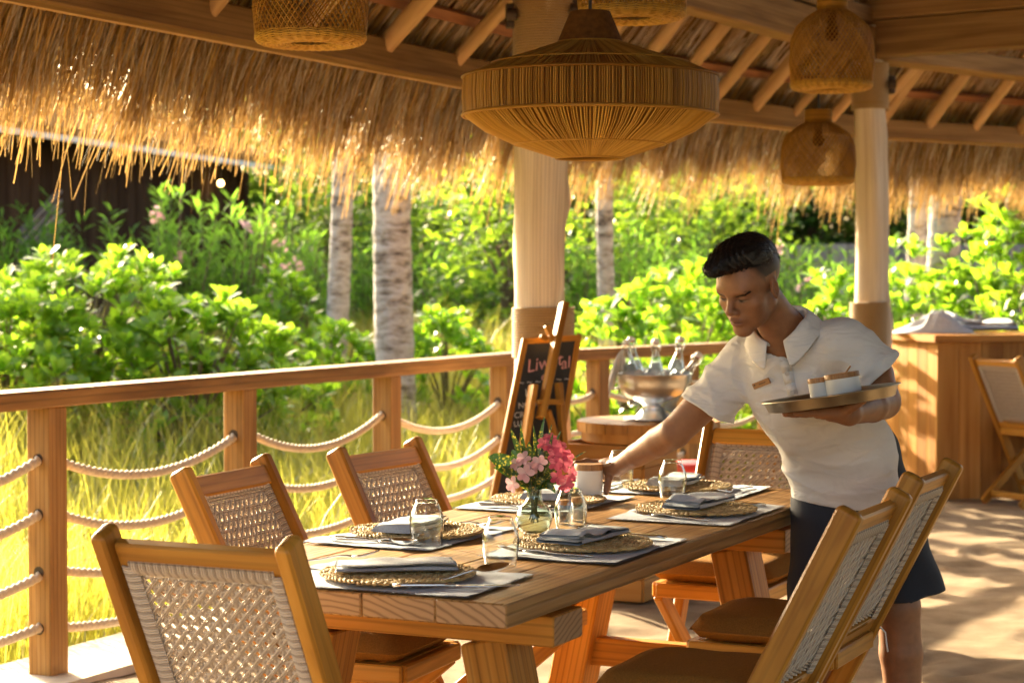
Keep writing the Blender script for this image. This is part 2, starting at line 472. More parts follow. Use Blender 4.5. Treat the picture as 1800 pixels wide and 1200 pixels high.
M['seagrass'] = strand_mat('seagrass_plait', [(0, (.32, .19, .065)), (.5, (.54, .36, .14)), (1, (.70, .52, .25))], tw=.05, gloss=.03, rough=.6)

# ------------------------------------------------------------------ the ground, the sand floor, the kerb
def wave_noise(x, y, seed, scale, octaves=4):
    r = np.random.default_rng(seed); h = np.zeros_like(x); a = 1.0
    for o in range(octaves):
        for k in range(4):
            an = r.uniform(0, 6.28); f = scale * (2 ** o) * r.uniform(.7, 1.4); ph = r.uniform(0, 6.28)
            h += a * np.sin((x * math.cos(an) + y * math.sin(an)) * f + ph + 1.5 * np.sin(y * f * .37 + ph * 2)) / 4
        a *= .5
    return h
V_RAIL = -4.41
A0 = W(-4.0, V_RAIL); C1 = W(9.64, V_RAIL)
DB = Vector((math.sin(R_(39.2)), math.cos(R_(39.2)), 0))
C2 = C1 + DB * 3.50
DC = Vector((math.sin(R_(56)), math.cos(R_(56)), 0))
E3 = C2 + DC * 4.5
LINE = [A0, C1, C2, E3]
DIRS = [(LINE[i + 1] - LINE[i]).normalized() for i in range(3)]
NORM = [Vector((d.y, -d.x, 0)) for d in DIRS]             # inward
def offset_line(d):
    """the eave line moved inward by d, with mitred corners"""
    pts = [LINE[0] + NORM[0] * d]
    for i in (1, 2):
        b = (NORM[i - 1] + NORM[i]).normalized()
        pts.append(LINE[i] + b * (d / b.dot(NORM[i])))
    pts.append(LINE[3] + NORM[2] * d)
    return pts
def inside(x, y):
    r = np.full_like(x, 1e9)
    for p, n in zip(LINE[:3], NORM):
        r = np.minimum(r, (x - p.x) * n.x + (y - p.y) * n.y)
    return r

m, n, l, b = mat('garden_soil'); M['ground'] = m
tc = n.new('ShaderNodeTexCoord'); no = n.new('ShaderNodeTexNoise'); no.inputs['Scale'].default_value = 1.1; no.inputs['Detail'].default_value = 9
l.new(tc.outputs['Object'], no.inputs['Vector'])
rp = ramp(n, [(.35, (.10, .095, .03)), (.52, (.22, .17, .085)), (.7, (.42, .34, .22))]); l.new(no.outputs[0], rp.inputs[0]); l.new(rp.outputs[0], b.inputs['Base Color'])
b.inputs['Roughness'].default_value = .95
bp = n.new('ShaderNodeBump'); bp.inputs['Distance'].default_value = .05; l.new(no.outputs[0], bp.inputs['Height']); l.new(bp.outputs[0], b.inputs['Normal'])
m, n, l, b = mat('sand'); M['sand'] = m
tc = n.new('ShaderNodeTexCoord')
no = n.new('ShaderNodeTexNoise'); no.inputs['Scale'].default_value = 220; no.inputs['Detail'].default_value = 3; l.new(tc.outputs['Object'], no.inputs['Vector'])
n2 = n.new('ShaderNodeTexNoise'); n2.inputs['Scale'].default_value = 5; n2.inputs['Detail'].default_value = 8; l.new(tc.outputs['Object'], n2.inputs['Vector'])
ad = n.new('ShaderNodeMath'); ad.operation = 'MULTIPLY_ADD'; ad.inputs[1].default_value = .25; l.new(no.outputs[0], ad.inputs[0]); l.new(n2.outputs[0], ad.inputs[2])
rp = ramp(n, [(.40, (.175, .115, .065)), (.62, (.27, .19, .115)), (.85, (.36, .27, .175))]); l.new(ad.outputs[0], rp.inputs[0]); l.new(rp.outputs[0], b.inputs['Base Color'])
b.inputs['Roughness'].default_value = .95; b.inputs['Specular IOR Level'].default_value = .15
bp = n.new('ShaderNodeBump'); bp.inputs['Distance'].default_value = .012; bp.inputs['Strength'].default_value = .6; l.new(ad.outputs[0], bp.inputs['Height']); l.new(bp.outputs[0], b.inputs['Normal'])

GZ = -0.22
def rise(x, y):                                                  # the garden climbs away from the floor
    t = np.clip((-inside(np.asarray(x, dtype=float), np.asarray(y, dtype=float)) - .7) / 5.0, 0, 1)
    return GZ + .62 * t * t * (3 - 2 * t)
# one sheet to the horizon
xs = np.concatenate([[-1500, -300, -90], np.linspace(-40, 40, 81), [90, 300, 1500]])
ys = np.concatenate([[-1500, -300, -60], np.linspace(-20, 60, 81), [120, 400, 1500]])
X, Y = np.meshgrid(xs, ys)
Z = rise(X, Y) + .05 * wave_noise(X, Y, 3, .8, 3) * (np.abs(X) < 60) * (np.abs(Y) < 80)
ii = inside(X, Y)
Z = np.where(ii > .5, GZ - .15, Z)
idx = np.arange(X.size).reshape(X.shape)
F = np.stack([idx[:-1, :-1], idx[:-1, 1:], idx[1:, 1:], idx[1:, :-1]], -1).reshape(-1, 4)
tag(link('ground', np_mesh('ground', np.stack([X, Y, Z], -1), F, M['ground'], True)), kind='structure')

xs = np.arange(-5, 9.01, .045); ys = np.arange(-3, 18.01, .045)
X, Y = np.meshgrid(xs, ys)
Z = .012 * wave_noise(X, Y, 5, 2.2, 3) + .008 * wave_noise(X, Y, 8, 7, 3)
fr = np.random.default_rng(21)
for k in range(420):                                             # footprints
    fx, fy = fr.uniform(-3, 7), fr.uniform(3, 16); a = fr.uniform(0, 6.28)
    sl = np.ix_((ys > fy - .3) & (ys < fy + .3), (xs > fx - .3) & (xs < fx + .3))
    dx, dy = X[sl] - fx, Y[sl] - fy
    p = (dx * math.cos(a) + dy * math.sin(a)) / .14; q = (-dx * math.sin(a) + dy * math.cos(a)) / .06
    r2 = p * p + q * q
    Z[sl] += fr.uniform(.012, .026) * (-np.exp(-r2 * 1.2) + .45 * np.exp(-((np.sqrt(r2) - 1.6) ** 2) * 3))
ii = inside(X, Y)
Z = np.where(ii < .12, np.maximum(-.35, (ii - .12) * 6), Z) - .012
idx = np.arange(X.size).reshape(X.shape)
F = np.stack([idx[:-1, :-1], idx[:-1, 1:], idx[1:, 1:], idx[1:, :-1]], -1).reshape(-1, 4)
keep = (ii[:-1, :-1] > -.1).ravel()
tag(link('sand_floor', np_mesh('sand_floor', np.stack([X, Y, Z], -1), F[keep], M['sand'], True)), kind='structure')

mb = MB()
o0, o1 = offset_line(-.25), offset_line(.17)
for i in range(3):
    q = [o0[i], o0[i + 1], o1[i + 1], o1[i]]
    top = [Vector((p.x, p.y, .012)) for p in q]; bot = [Vector((p.x, p.y, -.32)) for p in q]
    bi = len(mb.v); mb.v += top + bot
    mb.face((bi + 3, bi + 2, bi + 1, bi)); 
    for a in range(4):
        c = (a + 1) % 4; mb.face((bi + a, bi + c, bi + 4 + c, bi + 4 + a))
tag(mb.build('floor_kerb', M['concrete']), kind='structure')

# ------------------------------------------------------------------ the pavilion: columns, beams, rafters, battens, thatch
pav = empty('thatched_pavilion', (C1.x, C1.y, 0))
tag(pav, 'open thatched pavilion with straw fringe, pole rafters and pale tree trunk columns', 'pavilion')
pav_inv = Matrix.Translation(pav.location).inverted()
def under(parent_empty, o):
    """parent and keep where it stands (the empties are only moved, or turned about z)"""
    o.parent = parent_empty
    o.matrix_parent_inverse = Matrix.LocRotScale(parent_empty.location, parent_empty.rotation_euler, None).inverted()
    return o
BEAM_Z = 2.32; PITCH = R_(44); TP = math.tan(PITCH)

def make_column(loc, r0, r1, seed, hgt, bands, label):
    r = random.Random(seed); nseg, na = 44, 28
    V, F = [], []
    knots = [(r.uniform(.4, hgt), r.uniform(0, 6.28), r.uniform(.010, .032), r.uniform(.05, .16)) for _ in range(12)]
    mb = MB(); rows = []
    for i in range(nseg + 1):
        z = hgt * i / nseg; rad = r0 + (r1 - r0) * i / nseg
        rad *= 1 + .05 * math.sin(z * 2.3 + seed) + .03 * math.sin(z * 5.1 + seed * 2)
        cx, cy = .020 * math.sin(z * 1.9 + seed), .016 * math.cos(z * 1.5 + seed)
        row = []
        for k in range(na):
            a = 6.2832 * k / na; q = rad * (1 + .03 * math.sin(2 * a + seed + z * .6) + .018 * math.sin(5 * a + z * 1.5) + .006 * math.sin(11 * a + z * .9))
            for (kz, ka, kh, ks) in knots:
                da = math.atan2(math.sin(a - ka), math.cos(a - ka))
                q += kh * math.exp(-((z - kz) / ks) ** 2 - (da / .35) ** 2)
            row.append(len(mb.v)); mb.v.append(Vector((cx + q * math.cos(a), cy + q * math.sin(a), z - .02)))
        rows.append(row)
    for i in range(nseg):
        for k in range(na):
            j = (k + 1) % na
            u0, u1 = k / na * .8, (k + 1) / na * .8
            mb.face((rows[i][k], rows[i][j], rows[i + 1][j], rows[i + 1][k]), [(u0, hgt * i / nseg), (u1, hgt * i / nseg), (u1, hgt * (i + 1) / nseg), (u0, hgt * (i + 1) / nseg)])
    c = mb.build('column', M['column'], smooth=True, loc=loc)
    under(pav, c)
    for (z0, z1, extra) in bands:                                 # a rope wound round and round
        wmb = MB(); pitch = .012; n = int((z1 - z0) / pitch)
        pts = []
        rr = r0 + (r1 - r0) * ((z0 + z1) / 2) / hgt + extra
        for i in range(n * 20 + 1):
            a = 6.2832 * i / 20
            rad = rr * (1 + .02 * math.sin(2 * a + seed))
            pts.append((rad * math.cos(a), rad * math.sin(a), z0 + pitch * i / 20))
        wmb.tube(pts, pitch * .52, 5)
        core = MB(); core.lathe([(rr - .004, z0 + .004), (rr - .004, z1 - .006)], 24)
        base = len(wmb.v); wmb.v += core.v
        for f, u, mi in zip(core.f, core.uv, core.mi): wmb.face(tuple(q + base for q in f), u, mi)
        w = wmb.build('rope_wrap', M['wrap'], smooth=True)
        w.parent = c
    return c
K1 = Vector((at(955, 600, 9.1).x, at(955, 600, 9.1).y, 0)); K2 = Vector((at(1527, 600, 12.1).x, at(1527, 600, 12.1).y, 0))   # the columns stand a step inside the eave beam
c1 = make_column(K1, .128, .112, 2, 3.05, [(1.02, 1.255, .014), (2.37, 2.98, .020)], '')
c2 = make_column(K2, .108, .094, 5, 2.92, [(.96, 1.24, .012), (2.40, 2.68, .014)], '')
for c, zz, off in ((c1, 2.64, .128), (c1, 2.62, -.128), (c2, 2.60, .108)):   # bolt heads and packing blocks
    bm_ = MB(); bm_.bar((off, -.02, zz - .05), (off * 1.35, -.02, zz - .05), .05, .11, ch=.006)
    bm_.tube([(off * .95, -.075, zz - .05), (off * 1.3, -.075, zz - .05)], .028, 12)
    bo = bm_.build('bolt_block', M['bronze']); bo.parent = c

def beam(p0, p1, w, h, m='beam', name='beam'):
    o = MB().bar(p0, p1, w, h, ch=.008).build(name, M[m]); return under(pav, o)
bz = BEAM_Z + .07
up = Vector((0, 0, 1))
beam(A0 + up * bz, C1 + up * bz + DIRS[0] * .02, .10, .14)
beam(C1 + up * (bz - .003) + DB * .02, C2 + up * (bz - .003), .10, .134)
beam(C2 + up * (bz - .006), E3 + up * (bz - .006), .10, .128)
# tie beams meeting on the second column
q0 = K2 + up * 2.79
TL = Vector((math.sin(R_(29.7)), math.cos(R_(29.7)), 0)); TR = Vector((.81, -.59, 0)).normalized(); TC = Vector((.73, .68, 0)).normalized()
beam(q0 + TL * .05, q0 - TL * 9.0, .13, .20, name='tie_beam')
beam(K1 + up * 2.78 - TR * .6, K1 + up * 2.78 + TR * 5, .10, .17, name='tie_beam')
beam(q0 + up * .17 + TR * .0, q0 + up * .17 - TL * 9.0, .09, .10, name='tie_beam')
beam(q0 + up * .03 - TR * .08, q0 + up * .03 + TR * 6.0, .14, .22, name='tie_beam')
beam(q0 + up * .205 - TR * .05, q0 + up * .205 + TR * 6.0, .16, .12, name='tie_beam')
beam(q0 - up * .035 - TC * .05, q0 - up * .035 + TC * 4.2, .20, .12, name='tie_beam')
# rafters: bark-stripped poles going up from the eave beam
ZB = BEAM_Z + .13
def rafter(p, nrm, length, seed):
    r = random.Random(seed); rad = r.uniform(.036, .046)
    dirv = nrm * math.cos(PITCH) + up * math.sin(PITCH)
    s0 = p + nrm * .075 + up * (ZB + .02) - dirv * .07
    pts = []; jit = Vector((r.uniform(-.02, .02), r.uniform(-.02, .02), 0))
    for i in range(9):
        t = i / 8
        pts.append(s0 + dirv * (length * t) + jit * math.sin(3.1 * t) + Vector((0, 0, .01 * math.sin(9 * t + seed))))
    rads = [rad * (1 + .06 * math.sin(7 * i + seed)) for i in range(9)]
    rads[0] *= .93
    under(pav, MB().tube(pts, rads, 14).build('rafter', M['pole'], smooth=True))
sd = 0
k = 0
s = 13.64 - .34
while s > 6.0:
    rafter(LINE[0] + DIRS[0] * s, NORM[0], 5.6, sd); s -= .70; sd += 1
s = .22
while s < 3.45:
    rafter(LINE[1] + DIRS[1] * s, NORM[1], 5.0, sd); s += .46; sd += 1
s = .10
while s < 4.4:
    rafter(LINE[2] + DIRS[2] * s, NORM[2], 5.0, sd); s += .45; sd += 1
# battens over the rafters
for j in range(11):
    d = .10 + j * .34
    pl = offset_line(d)
    z = ZB + .075 + TP * d
    for i in range(3):
        nr = NORM[i] * math.sin(PITCH) * -1 + up * math.cos(PITCH)
        a, b2 = pl[i] + up * z, pl[i + 1] + up * z
        if i == 0: a = pl[1] + up * z - DIRS[0] * 9.5
        if (b2 - a).dot(DIRS[i]) < .2: continue
        under(pav, MB().bar(a, b2, .055, .03, up=nr).build('batten', M['batten']))
# the roof sheet the reeds lie on, outside skin, and far slope
def roof_sheet(profile, name, m):
    mb = MB(); rows = []
    for d, z in profile:
        pts = offset_line(d); r = []
        for p in pts: r.append(len(mb.v)); mb.v.append(Vector((p.x, p.y, z)))
        rows.append(r)
    for a, c in zip(rows[:-1], rows[1:]):
        for i in range(3): mb.face((a[i], a[i + 1], c[i + 1], c[i]), [(i * 3, 0), (i * 3 + 3, 0), (i * 3 + 3, 1), (i * 3, 1)])
    return under(pav, mb.build(name, m))
zr = lambda d: ZB + .14 + TP * d
m, n, l, b = mat('thatch_mass'); M['thatch_mass'] = m
tc = n.new('ShaderNodeTexCoord'); no = n.new('ShaderNodeTexNoise'); no.inputs['Scale'].default_value = 30; no.inputs['Detail'].default_value = 8
l.new(tc.outputs['Object'], no.inputs['Vector'])
rp = ramp(n, [(.3, (.10, .05, .018)), (.7, (.30, .165, .06))]); l.new(no.outputs[0], rp.inputs[0]); l.new(rp.outputs[0], b.inputs['Base Color']); b.inputs['Roughness'].default_value = .95; b.inputs['Specular IOR Level'].default_value = 0
roof_sheet([(-.30, zr(-.30)), (5.2, zr(5.2)), (5.2, zr(5.2) + .3), (-.38, zr(-.38) + .16), (-.30, zr(-.30))], 'thatch_layer', M['thatch_mass'])

# the far half of the roof, over the rest of the room
mb = MB(); RV = V_RAIL + 5.2
q = [W(-4, RV, zr(5.2) + .02), W(12.2, RV, zr(5.2) + .02), W(12.2, RV + 5.4, zr(-.2)), W(-4, RV + 5.4, zr(-.2))]
mb.v += q + [p + up * .3 for p in q]
for f_ in ((0, 1, 2, 3), (7, 6, 5, 4), (0, 4, 5, 1), (1, 5, 6, 2), (2, 6, 7, 3), (3, 7, 4, 0)): mb.face(f_)
under(pav, mb.build('thatch_layer', M['thatch_mass']))

def along_roof(count, r, dmin, dmax, smin0=5.0):
    """random places on the three roof slopes: foot point on the eave line, which slope, inward distance"""
    lens = [13.64 - smin0, 3.5, 4.5]; tot = sum(lens)
    q = r.uniform(0, tot, count)
    seg = np.where(q < lens[0], 0, np.where(q < lens[0] + lens[1], 1, 2))
    s = np.where(seg == 0, q + smin0, np.where(seg == 1, q - lens[0], q - lens[0] - lens[1]))
    D = np.array([d[:] for d in DIRS])[seg]; N = np.array([d[:] for d in NORM])[seg]; P = np.array([p[:] for p in LINE[:3]])[seg]
    d = r.uniform(dmin, dmax, count)
    # keep inside the mitre
    return P + D * s[:, None], D, N, d
r = np.random.default_rng(4)
P, D, N, d = along_roof(16000, r, -.25, 3.3)
cnt = len(P); Lr = r.uniform(.25, .7, cnt)
base = P + N * d[:, None]; base[:, 2] = ZB + .115 + TP * d + r.uniform(-.012, .02, cnt)
dv = -N * math.cos(PITCH); dv[:, 2] = -math.sin(PITCH)
dv = unit(dv + D * r.normal(0, .06, cnt)[:, None])
tipp = base + dv * Lr[:, None] + np.array([0, 0, -1]) * r.uniform(0, .035, cnt)[:, None]
V, F = blades(base, (base + tipp) / 2, tipp, unit(D + N * r.normal(0, .25, cnt)[:, None]), r.uniform(.004, .011, cnt), 1, .8)
o = under(pav, link('ceiling_reeds', np_mesh('ceiling_reeds', V, F, M['reed']))); o['kind'] = 'stuff'
# the hanging straw of the eave
r = np.random.default_rng(9)
def fringe(cnt, r, d0, d1, zoff, reach, drop, wmin, wmax, droop, clump):
    P, D, N, d = along_roof(cnt, r, d0, d1)
    sc = (P * D).sum(1)
    cl = np.sin(sc * 9.0 + 2 * np.sin(sc * 3.7)) * .5 + np.sin(sc * 23 + 1.3) * .3 + np.sin(sc * 61) * .2
    base = P + N * d[:, None]
    base[:, 2] = ZB + zoff + TP * d + r.uniform(-.03, .10, cnt)
    Lh = reach * (1 + .16 * cl * clump + r.normal(0, .10, cnt))
    out = -N * Lh[:, None] + D * (r.normal(0, .05, cnt))[:, None]
    mid = base + out * .55; mid[:, 2] -= Lh * .55 * TP
    tip = base + out + D * r.normal(0, .03, cnt)[:, None]; tip[:, 2] -= Lh * TP * .95 + drop * (1 + .4 * cl * clump + r.exponential(.35, cnt))
    pull = droop * r.uniform(.3, 1.2, cnt)
    tip += N * (pull * Lh)[:, None]
    S = unit(D + N * r.normal(0, .6, cnt)[:, None] + np.array([0, 0, 1]) * r.normal(0, .3, cnt)[:, None])
    return blades(base, mid, tip, S, r.uniform(wmin, wmax, cnt), 3, .45)
V1, F1 = fringe(24000, r, -.12, .16, .13, .44, .065, .004, .011, .30, 1.3)
V2, F2 = fringe(18000, r, -.30, -.05, .10, .29, .11, .0035, .009, .40, 1.5)
V3, F3 = fringe(150, r, -.30, -.05, .08, .28, .24, .0035, .007, .55, 1.0)
V = np.concatenate([V1, V2, V3]); F = np.concatenate([F1, F2 + len(V1), F3 + len(V1) + len(V2)])
o = under(pav, link('straw_fringe', np_mesh('straw_fringe', V, F, M['thatch']))); o['kind'] = 'stuff'
# thin binding pole under the fringe beam (the pale edge of the eave)
for i in range(3):
    pl = offset_line(-.052)
    a = pl[i] if i else pl[1] - DIRS[0] * 9.5
    under(pav, MB().bar(a + up * (BEAM_Z + .008), pl[i + 1] + up * (BEAM_Z + .008), .02, .024, ch=.004).build('eave_lath', M['pole']))

# ------------------------------------------------------------------ the railing: posts, top rail, swagged ropes
def rope_mesh(name, p0, p1, sag, rad=.0170, pitch=.032):
    p0, p1 = Vector(p0), Vector(p1); L = (p1 - p0).length
    nseg = int(L / .0055); na = 12; mb = MB(); rows = []
    ax = (p1 - p0).normalized(); side = ax.cross(up).normalized()
    for i in range(nseg + 1):
        t = i / nseg; p = p0.lerp(p1, t) - up * (sag * 4 * t * (1 - t))
        tan = (ax * L - up * (sag * 4 * (1 - 2 * t))).normalized(); nb = side.cross(tan).normalized()
        tw = 6.2832 * (L * t) / (pitch * 3); row = []
        for k in range(na):
            a = 6.2832 * k / na
            rr = rad * (.62 + .44 * abs(math.cos(1.5 * (a - tw))))
            row.append(len(mb.v)); mb.v.append(p + side * (rr * math.cos(a)) + nb * (rr * math.sin(a)))
        rows.append(row)
    for i in range(nseg):
        for k in range(na):
            j = (k + 1) % na
            mb.face((rows[i][k], rows[i + 1][k], rows[i + 1][j], rows[i][j]), [(k / na * .1, L * i / nseg), (k / na * .1, L * (i + 1) / nseg), ((k + 1) / na * .1, L * (i + 1) / nseg), ((k + 1) / na * .1, L * i / nseg)])
    mb.face(rows[0]); mb.face(list(reversed(rows[-1])))
    return mb.mesh(name, M['rope'], True)
def railing(start, d, posts, rail0, rail1, label, hts, ends=()):
    rz = math.atan2(d.y, d.x)
    root = empty('rope_railing', (start.x, start.y, 0), rz); tag(root, label, 'railing')
    MB().bar((rail0, 0, .970 - (.003 if rail0 < 0 else 0)), (rail1, 0, .970 - (.003 if rail0 < 0 else 0)), .145, .062, ch=.007).build('top_rail', M['rail'], root)
    bm_ = MB(); bm_.bar((0, 0, 0), (0, 0, .935), .098, .098, up=(0, 1, 0), ch=.004)
    pm = bm_.mesh('post', M['rail'])
    hb = MB(); hb.tube([(-.051, 0, 0), (.051, 0, 0)], .021, 14); hm = hb.mesh('rope_hole', M['bronze'])
    for s in posts:
        p = link('post', pm, root, (s, 0, .003))
        for z in hts:
            h = link('rope_hole', hm, p, (0, 0, z))
        cap = MB().bar((-.055, 0, .945), (.055, 0, .945), .06, .02).build('post_tenon', M['rail'], p)
    spans = list(zip(posts[:-1], posts[1:])) + list(ends)
    r = random.Random(3); meshes = {}
    for (a, b2) in spans:
        for i, z in enumerate(hts):
            L = round(b2 - a - .098, 3)
            me = rope_mesh('rope', (0, 0, 0), (L, 0, 0), r.uniform(.085, .12) * (1, .8, .55, .35)[i] * min(1, L / 1.1))
            link('rope', me, root, (a + .049, 0, z + r.uniform(-.012, .012)))
    return root
HT = (.755, .565, .365, .170)
ps = [5.53 + .03 - 1.213 * 1, 5.53, 6.743, 7.956, 9.169]
railing(W(0, V_RAIL), DIRS[0], [4.317, 5.53, 6.743, 7.956, 9.169], 2.6, 9.66, 'brown timber railing with swagged cotton ropes along the grass, left of the easel', HT)
railing(C1, DB, [.511, 1.394, 2.28, 3.2], -.02, 3.36, 'shorter rope railing behind the bottle bowl, between the two pale columns', HT, ends=[(.06, .511)])

# ------------------------------------------------------------------ the dining table (local x = across, y = along)
TU0, TU1, TV0, TV1, TZ = 3.41, 5.66, -2.44, -1.63, .76
TC_ = W((TU0 + TU1) / 2, (TV0 + TV1) / 2)
table = empty('dining_table', TC_, -ANG)
tag(table, 'long solid timber dining table on splayed trestle legs, set for six', 'table')
LH, WH = (TU1 - TU0) / 2, (TV1 - TV0) / 2
edges = [-WH, -WH + .155, -WH + .32, -WH + .49, -WH + .655, WH]
for i in range(5):
    a, c = edges[i], edges[i + 1]
    MB().bar(((a + c) / 2, -LH + .002 * (i % 2), TZ - .024), ((a + c) / 2, LH, TZ - .024 - .0006 * (i % 2)), c - a - .0012, .048, ends=1, ch=.003).build('plank', [M['table'], M['end']], table)
def trestle(y, sgn):
    MB().bar((-WH + .03, y, TZ - .048 - .0105), (WH - .05, y, TZ - .048 - .0105), .13, .019, ends=1, ch=.002).build('cross_bearer', [M['trestle'], M['end']], table)
    MB().bar((-WH + .03, y, TZ - .069 - .033), (WH - .03, y, TZ - .069 - .033), .15, .064, ends=1, ch=.003).build('cross_bearer', [M['trestle'], M['end']], table)
    for sx in (-1, 1):
        MB().bar((sx * .205, y, TZ - .136), (sx * .335, y, .0), .105, .13, up=(0, 1, 0), ch=.004).build('leg', M['trestle'], table)
    MB().bar((-.24, y, .30), (.24, y, .30), .05, .08, ch=.003).build('stretcher', M['trestle'], table)
trestle(-LH + .36, 1); trestle(LH - .34, -1)

# ------------------------------------------------------------------ folding chair with a cane-woven back (faces +y)
LEAN = Vector((0, .46, -.91)).normalized()                        # down the post from the back's top to the front foot
BACKTOP = Vector((0, -.30, .91))
def on_back(x, s, off=0.0):                                       # s metres down the post, off = forward out of the back's plane
    nrm = Vector((0, .91, .46)).normalized()
    return Vector((x, 0, 0)) + BACKTOP + LEAN * s + nrm * off
def weave_mesh():
    mb = MB()
    x0, x1, s0, s1 = -.150, .150, .105, .43
    nx, ns = 12, 13
    px, psx = (x1 - x0) / nx, (s1 - s0) / ns
    rd = .0025
    def strand(pts, mi, r=rd):
        # three-sided rod
        mb.tube(pts, r, 4, cap=False, mi=mi)
    def line(xa, sa, xb, sb, amp, ph, per, mi, base):
        L = math.hypot(xb - xa, sb - sa); n = max(4, int(L / (per / 4)))
        strand([on_back(xa + (xb - xa) * i / n, sa + (sb - sa) * i / n, base + amp * math.sin(ph + 6.2832 * L * i / n / per)) for i in range(n + 1)], mi)
    for i in range(nx + 1):
        for o_, mi in ((-.0029, 0), (.0029, 1)):
            line(x0 + i * px + o_, s0, x0 + i * px + o_, s1, .0018, i * 3.14, psx, mi, 0)
    for j in range(ns + 1):
        for o_, mi in ((-.0029, 0), (.0029, 1)):
            line(x0, s0 + j * psx + o_, x1, s0 + j * psx + o_, .0018, j * 3.14 + 1.57, px, mi, .0015)
    for sg in (1, -1):
        for kk in range(-ns, nx + ns + 1):
            # diagonal through the half cells
            xa = x0 + (kk + .5) * px; pts = []
            for j in range(0, ns * 2 + 1):
                s_ = s0 + j * psx / 2; x_ = xa + sg * j * px / 2 - (0 if sg > 0 else 0)
                if x0 - .002 <= x_ <= x1 + .002: pts.append((x_, s_, j))
            if len(pts) > 2:
                for o_, mi in ((-.0034, 0), (.0034, 1)):
                    strand([on_back(x_ + o_, s_, .003 * sg + .0022 * math.sin(j * 1.57 + kk)) for x_, s_, j in pts], mi, .0024)
    # bands of plain weave round the edge
    for e in range(5):
        w = .0052 * (e + .5)
        for (xa, sa, xb, sb) in ((x0 - w, s0 - w, x1 + w, s0 - w), (x0 - w, s1 + w, x1 + w, s1 + w), (x0 - w, s0 - w, x0 - w, s1 + w), (x1 + w, s0 - w, x1 + w, s1 + w)):
            n = 44; q = []
            for i in range(n + 1):
                q.append(on_back(xa + (xb - xa) * i / n, sa + (sb - sa) * i / n, .0032 * math.sin(i * 1.57 + e * 3.14)))
            strand(q, e % 2, .0024)
    # coils round the hidden side and top rods
    for sx in (-1, 1):
        k = 0; s = s0 - .028
        while s < s1 + .03:
            a = [on_back(sx * (x1 + .026), s, -.011), on_back(sx * (x1 + .030), s, .008), on_back(sx * (x1 + .014), s, .013), on_back(sx * (x1 - .004), s + .002, .006)]
            b2 = [on_back(sx * (x1 + .026), s, -.011), on_back(sx * (x1 + .012), s, -.014), on_back(sx * (x1 - .004), s + .002, -.006)]
            strand(a, k % 3 == 0, .0027); strand(b2, k % 3 == 0, .0027); s += .0058; k += 1
    k = 0; x = x0 - .01
    while x < x1 + .012:
        a = [on_back(x, s0 - .038, -.010), on_back(x, s0 - .044, .002), on_back(x, s0 - .034, .011), on_back(x, s0 - .016, .007)]
        strand(a, k % 3 == 0, .0027); strand([on_back(x, s0 - .038, -.010), on_back(x, s0 - .022, -.012), on_back(x, s0 - .010, -.006)], k % 3 == 0, .0027)
        x += .0058; k += 1
    return mb.mesh('woven_back', [M['weave_light'], M['weave_mid']], True)
def cushion_mesh():
    # softly domed pad with a piped edge
    hx, y0, y1, z0, z1 = .195, -.10, .295, .462, .528
    nx, ny = 14, 14; mb = MB(); grid = {}
    for side in (0, 1):
        for i in range(nx + 1):
            for j in range(ny + 1):
                a, c = 2 * i / nx - 1, 2 * j / ny - 1
                k = (1 - abs(a) ** 8) * (1 - abs(c) ** 8)
                rx = hx * a * (1 - .05 * (abs(c) ** 6)); ry = (y0 + y1) / 2 + (y1 - y0) / 2 * c * (1 - .05 * abs(a) ** 6)
                zm = (z0 + z1) / 2 - .006
                z = zm + (z1 - zm) * (k ** .35) + .006 * (1 - a * a) * (1 - c * c) if side == 0 else zm - (zm - z0) * (k ** .35)
                grid[side, i, j] = len(mb.v); mb.v.append(Vector((rx, ry, z + .0015 * math.sin(5 * a + 7 * c))))
    for i in range(nx):
        for j in range(ny):
            mb.face((grid[0, i, j], grid[0, i + 1, j], grid[0, i + 1, j + 1], grid[0, i, j + 1]))
            mb.face((grid[1, i, j], grid[1, i, j + 1], grid[1, i + 1, j + 1], grid[1, i + 1, j]))
    return mb.mesh('cushion', M['cushion'], True)
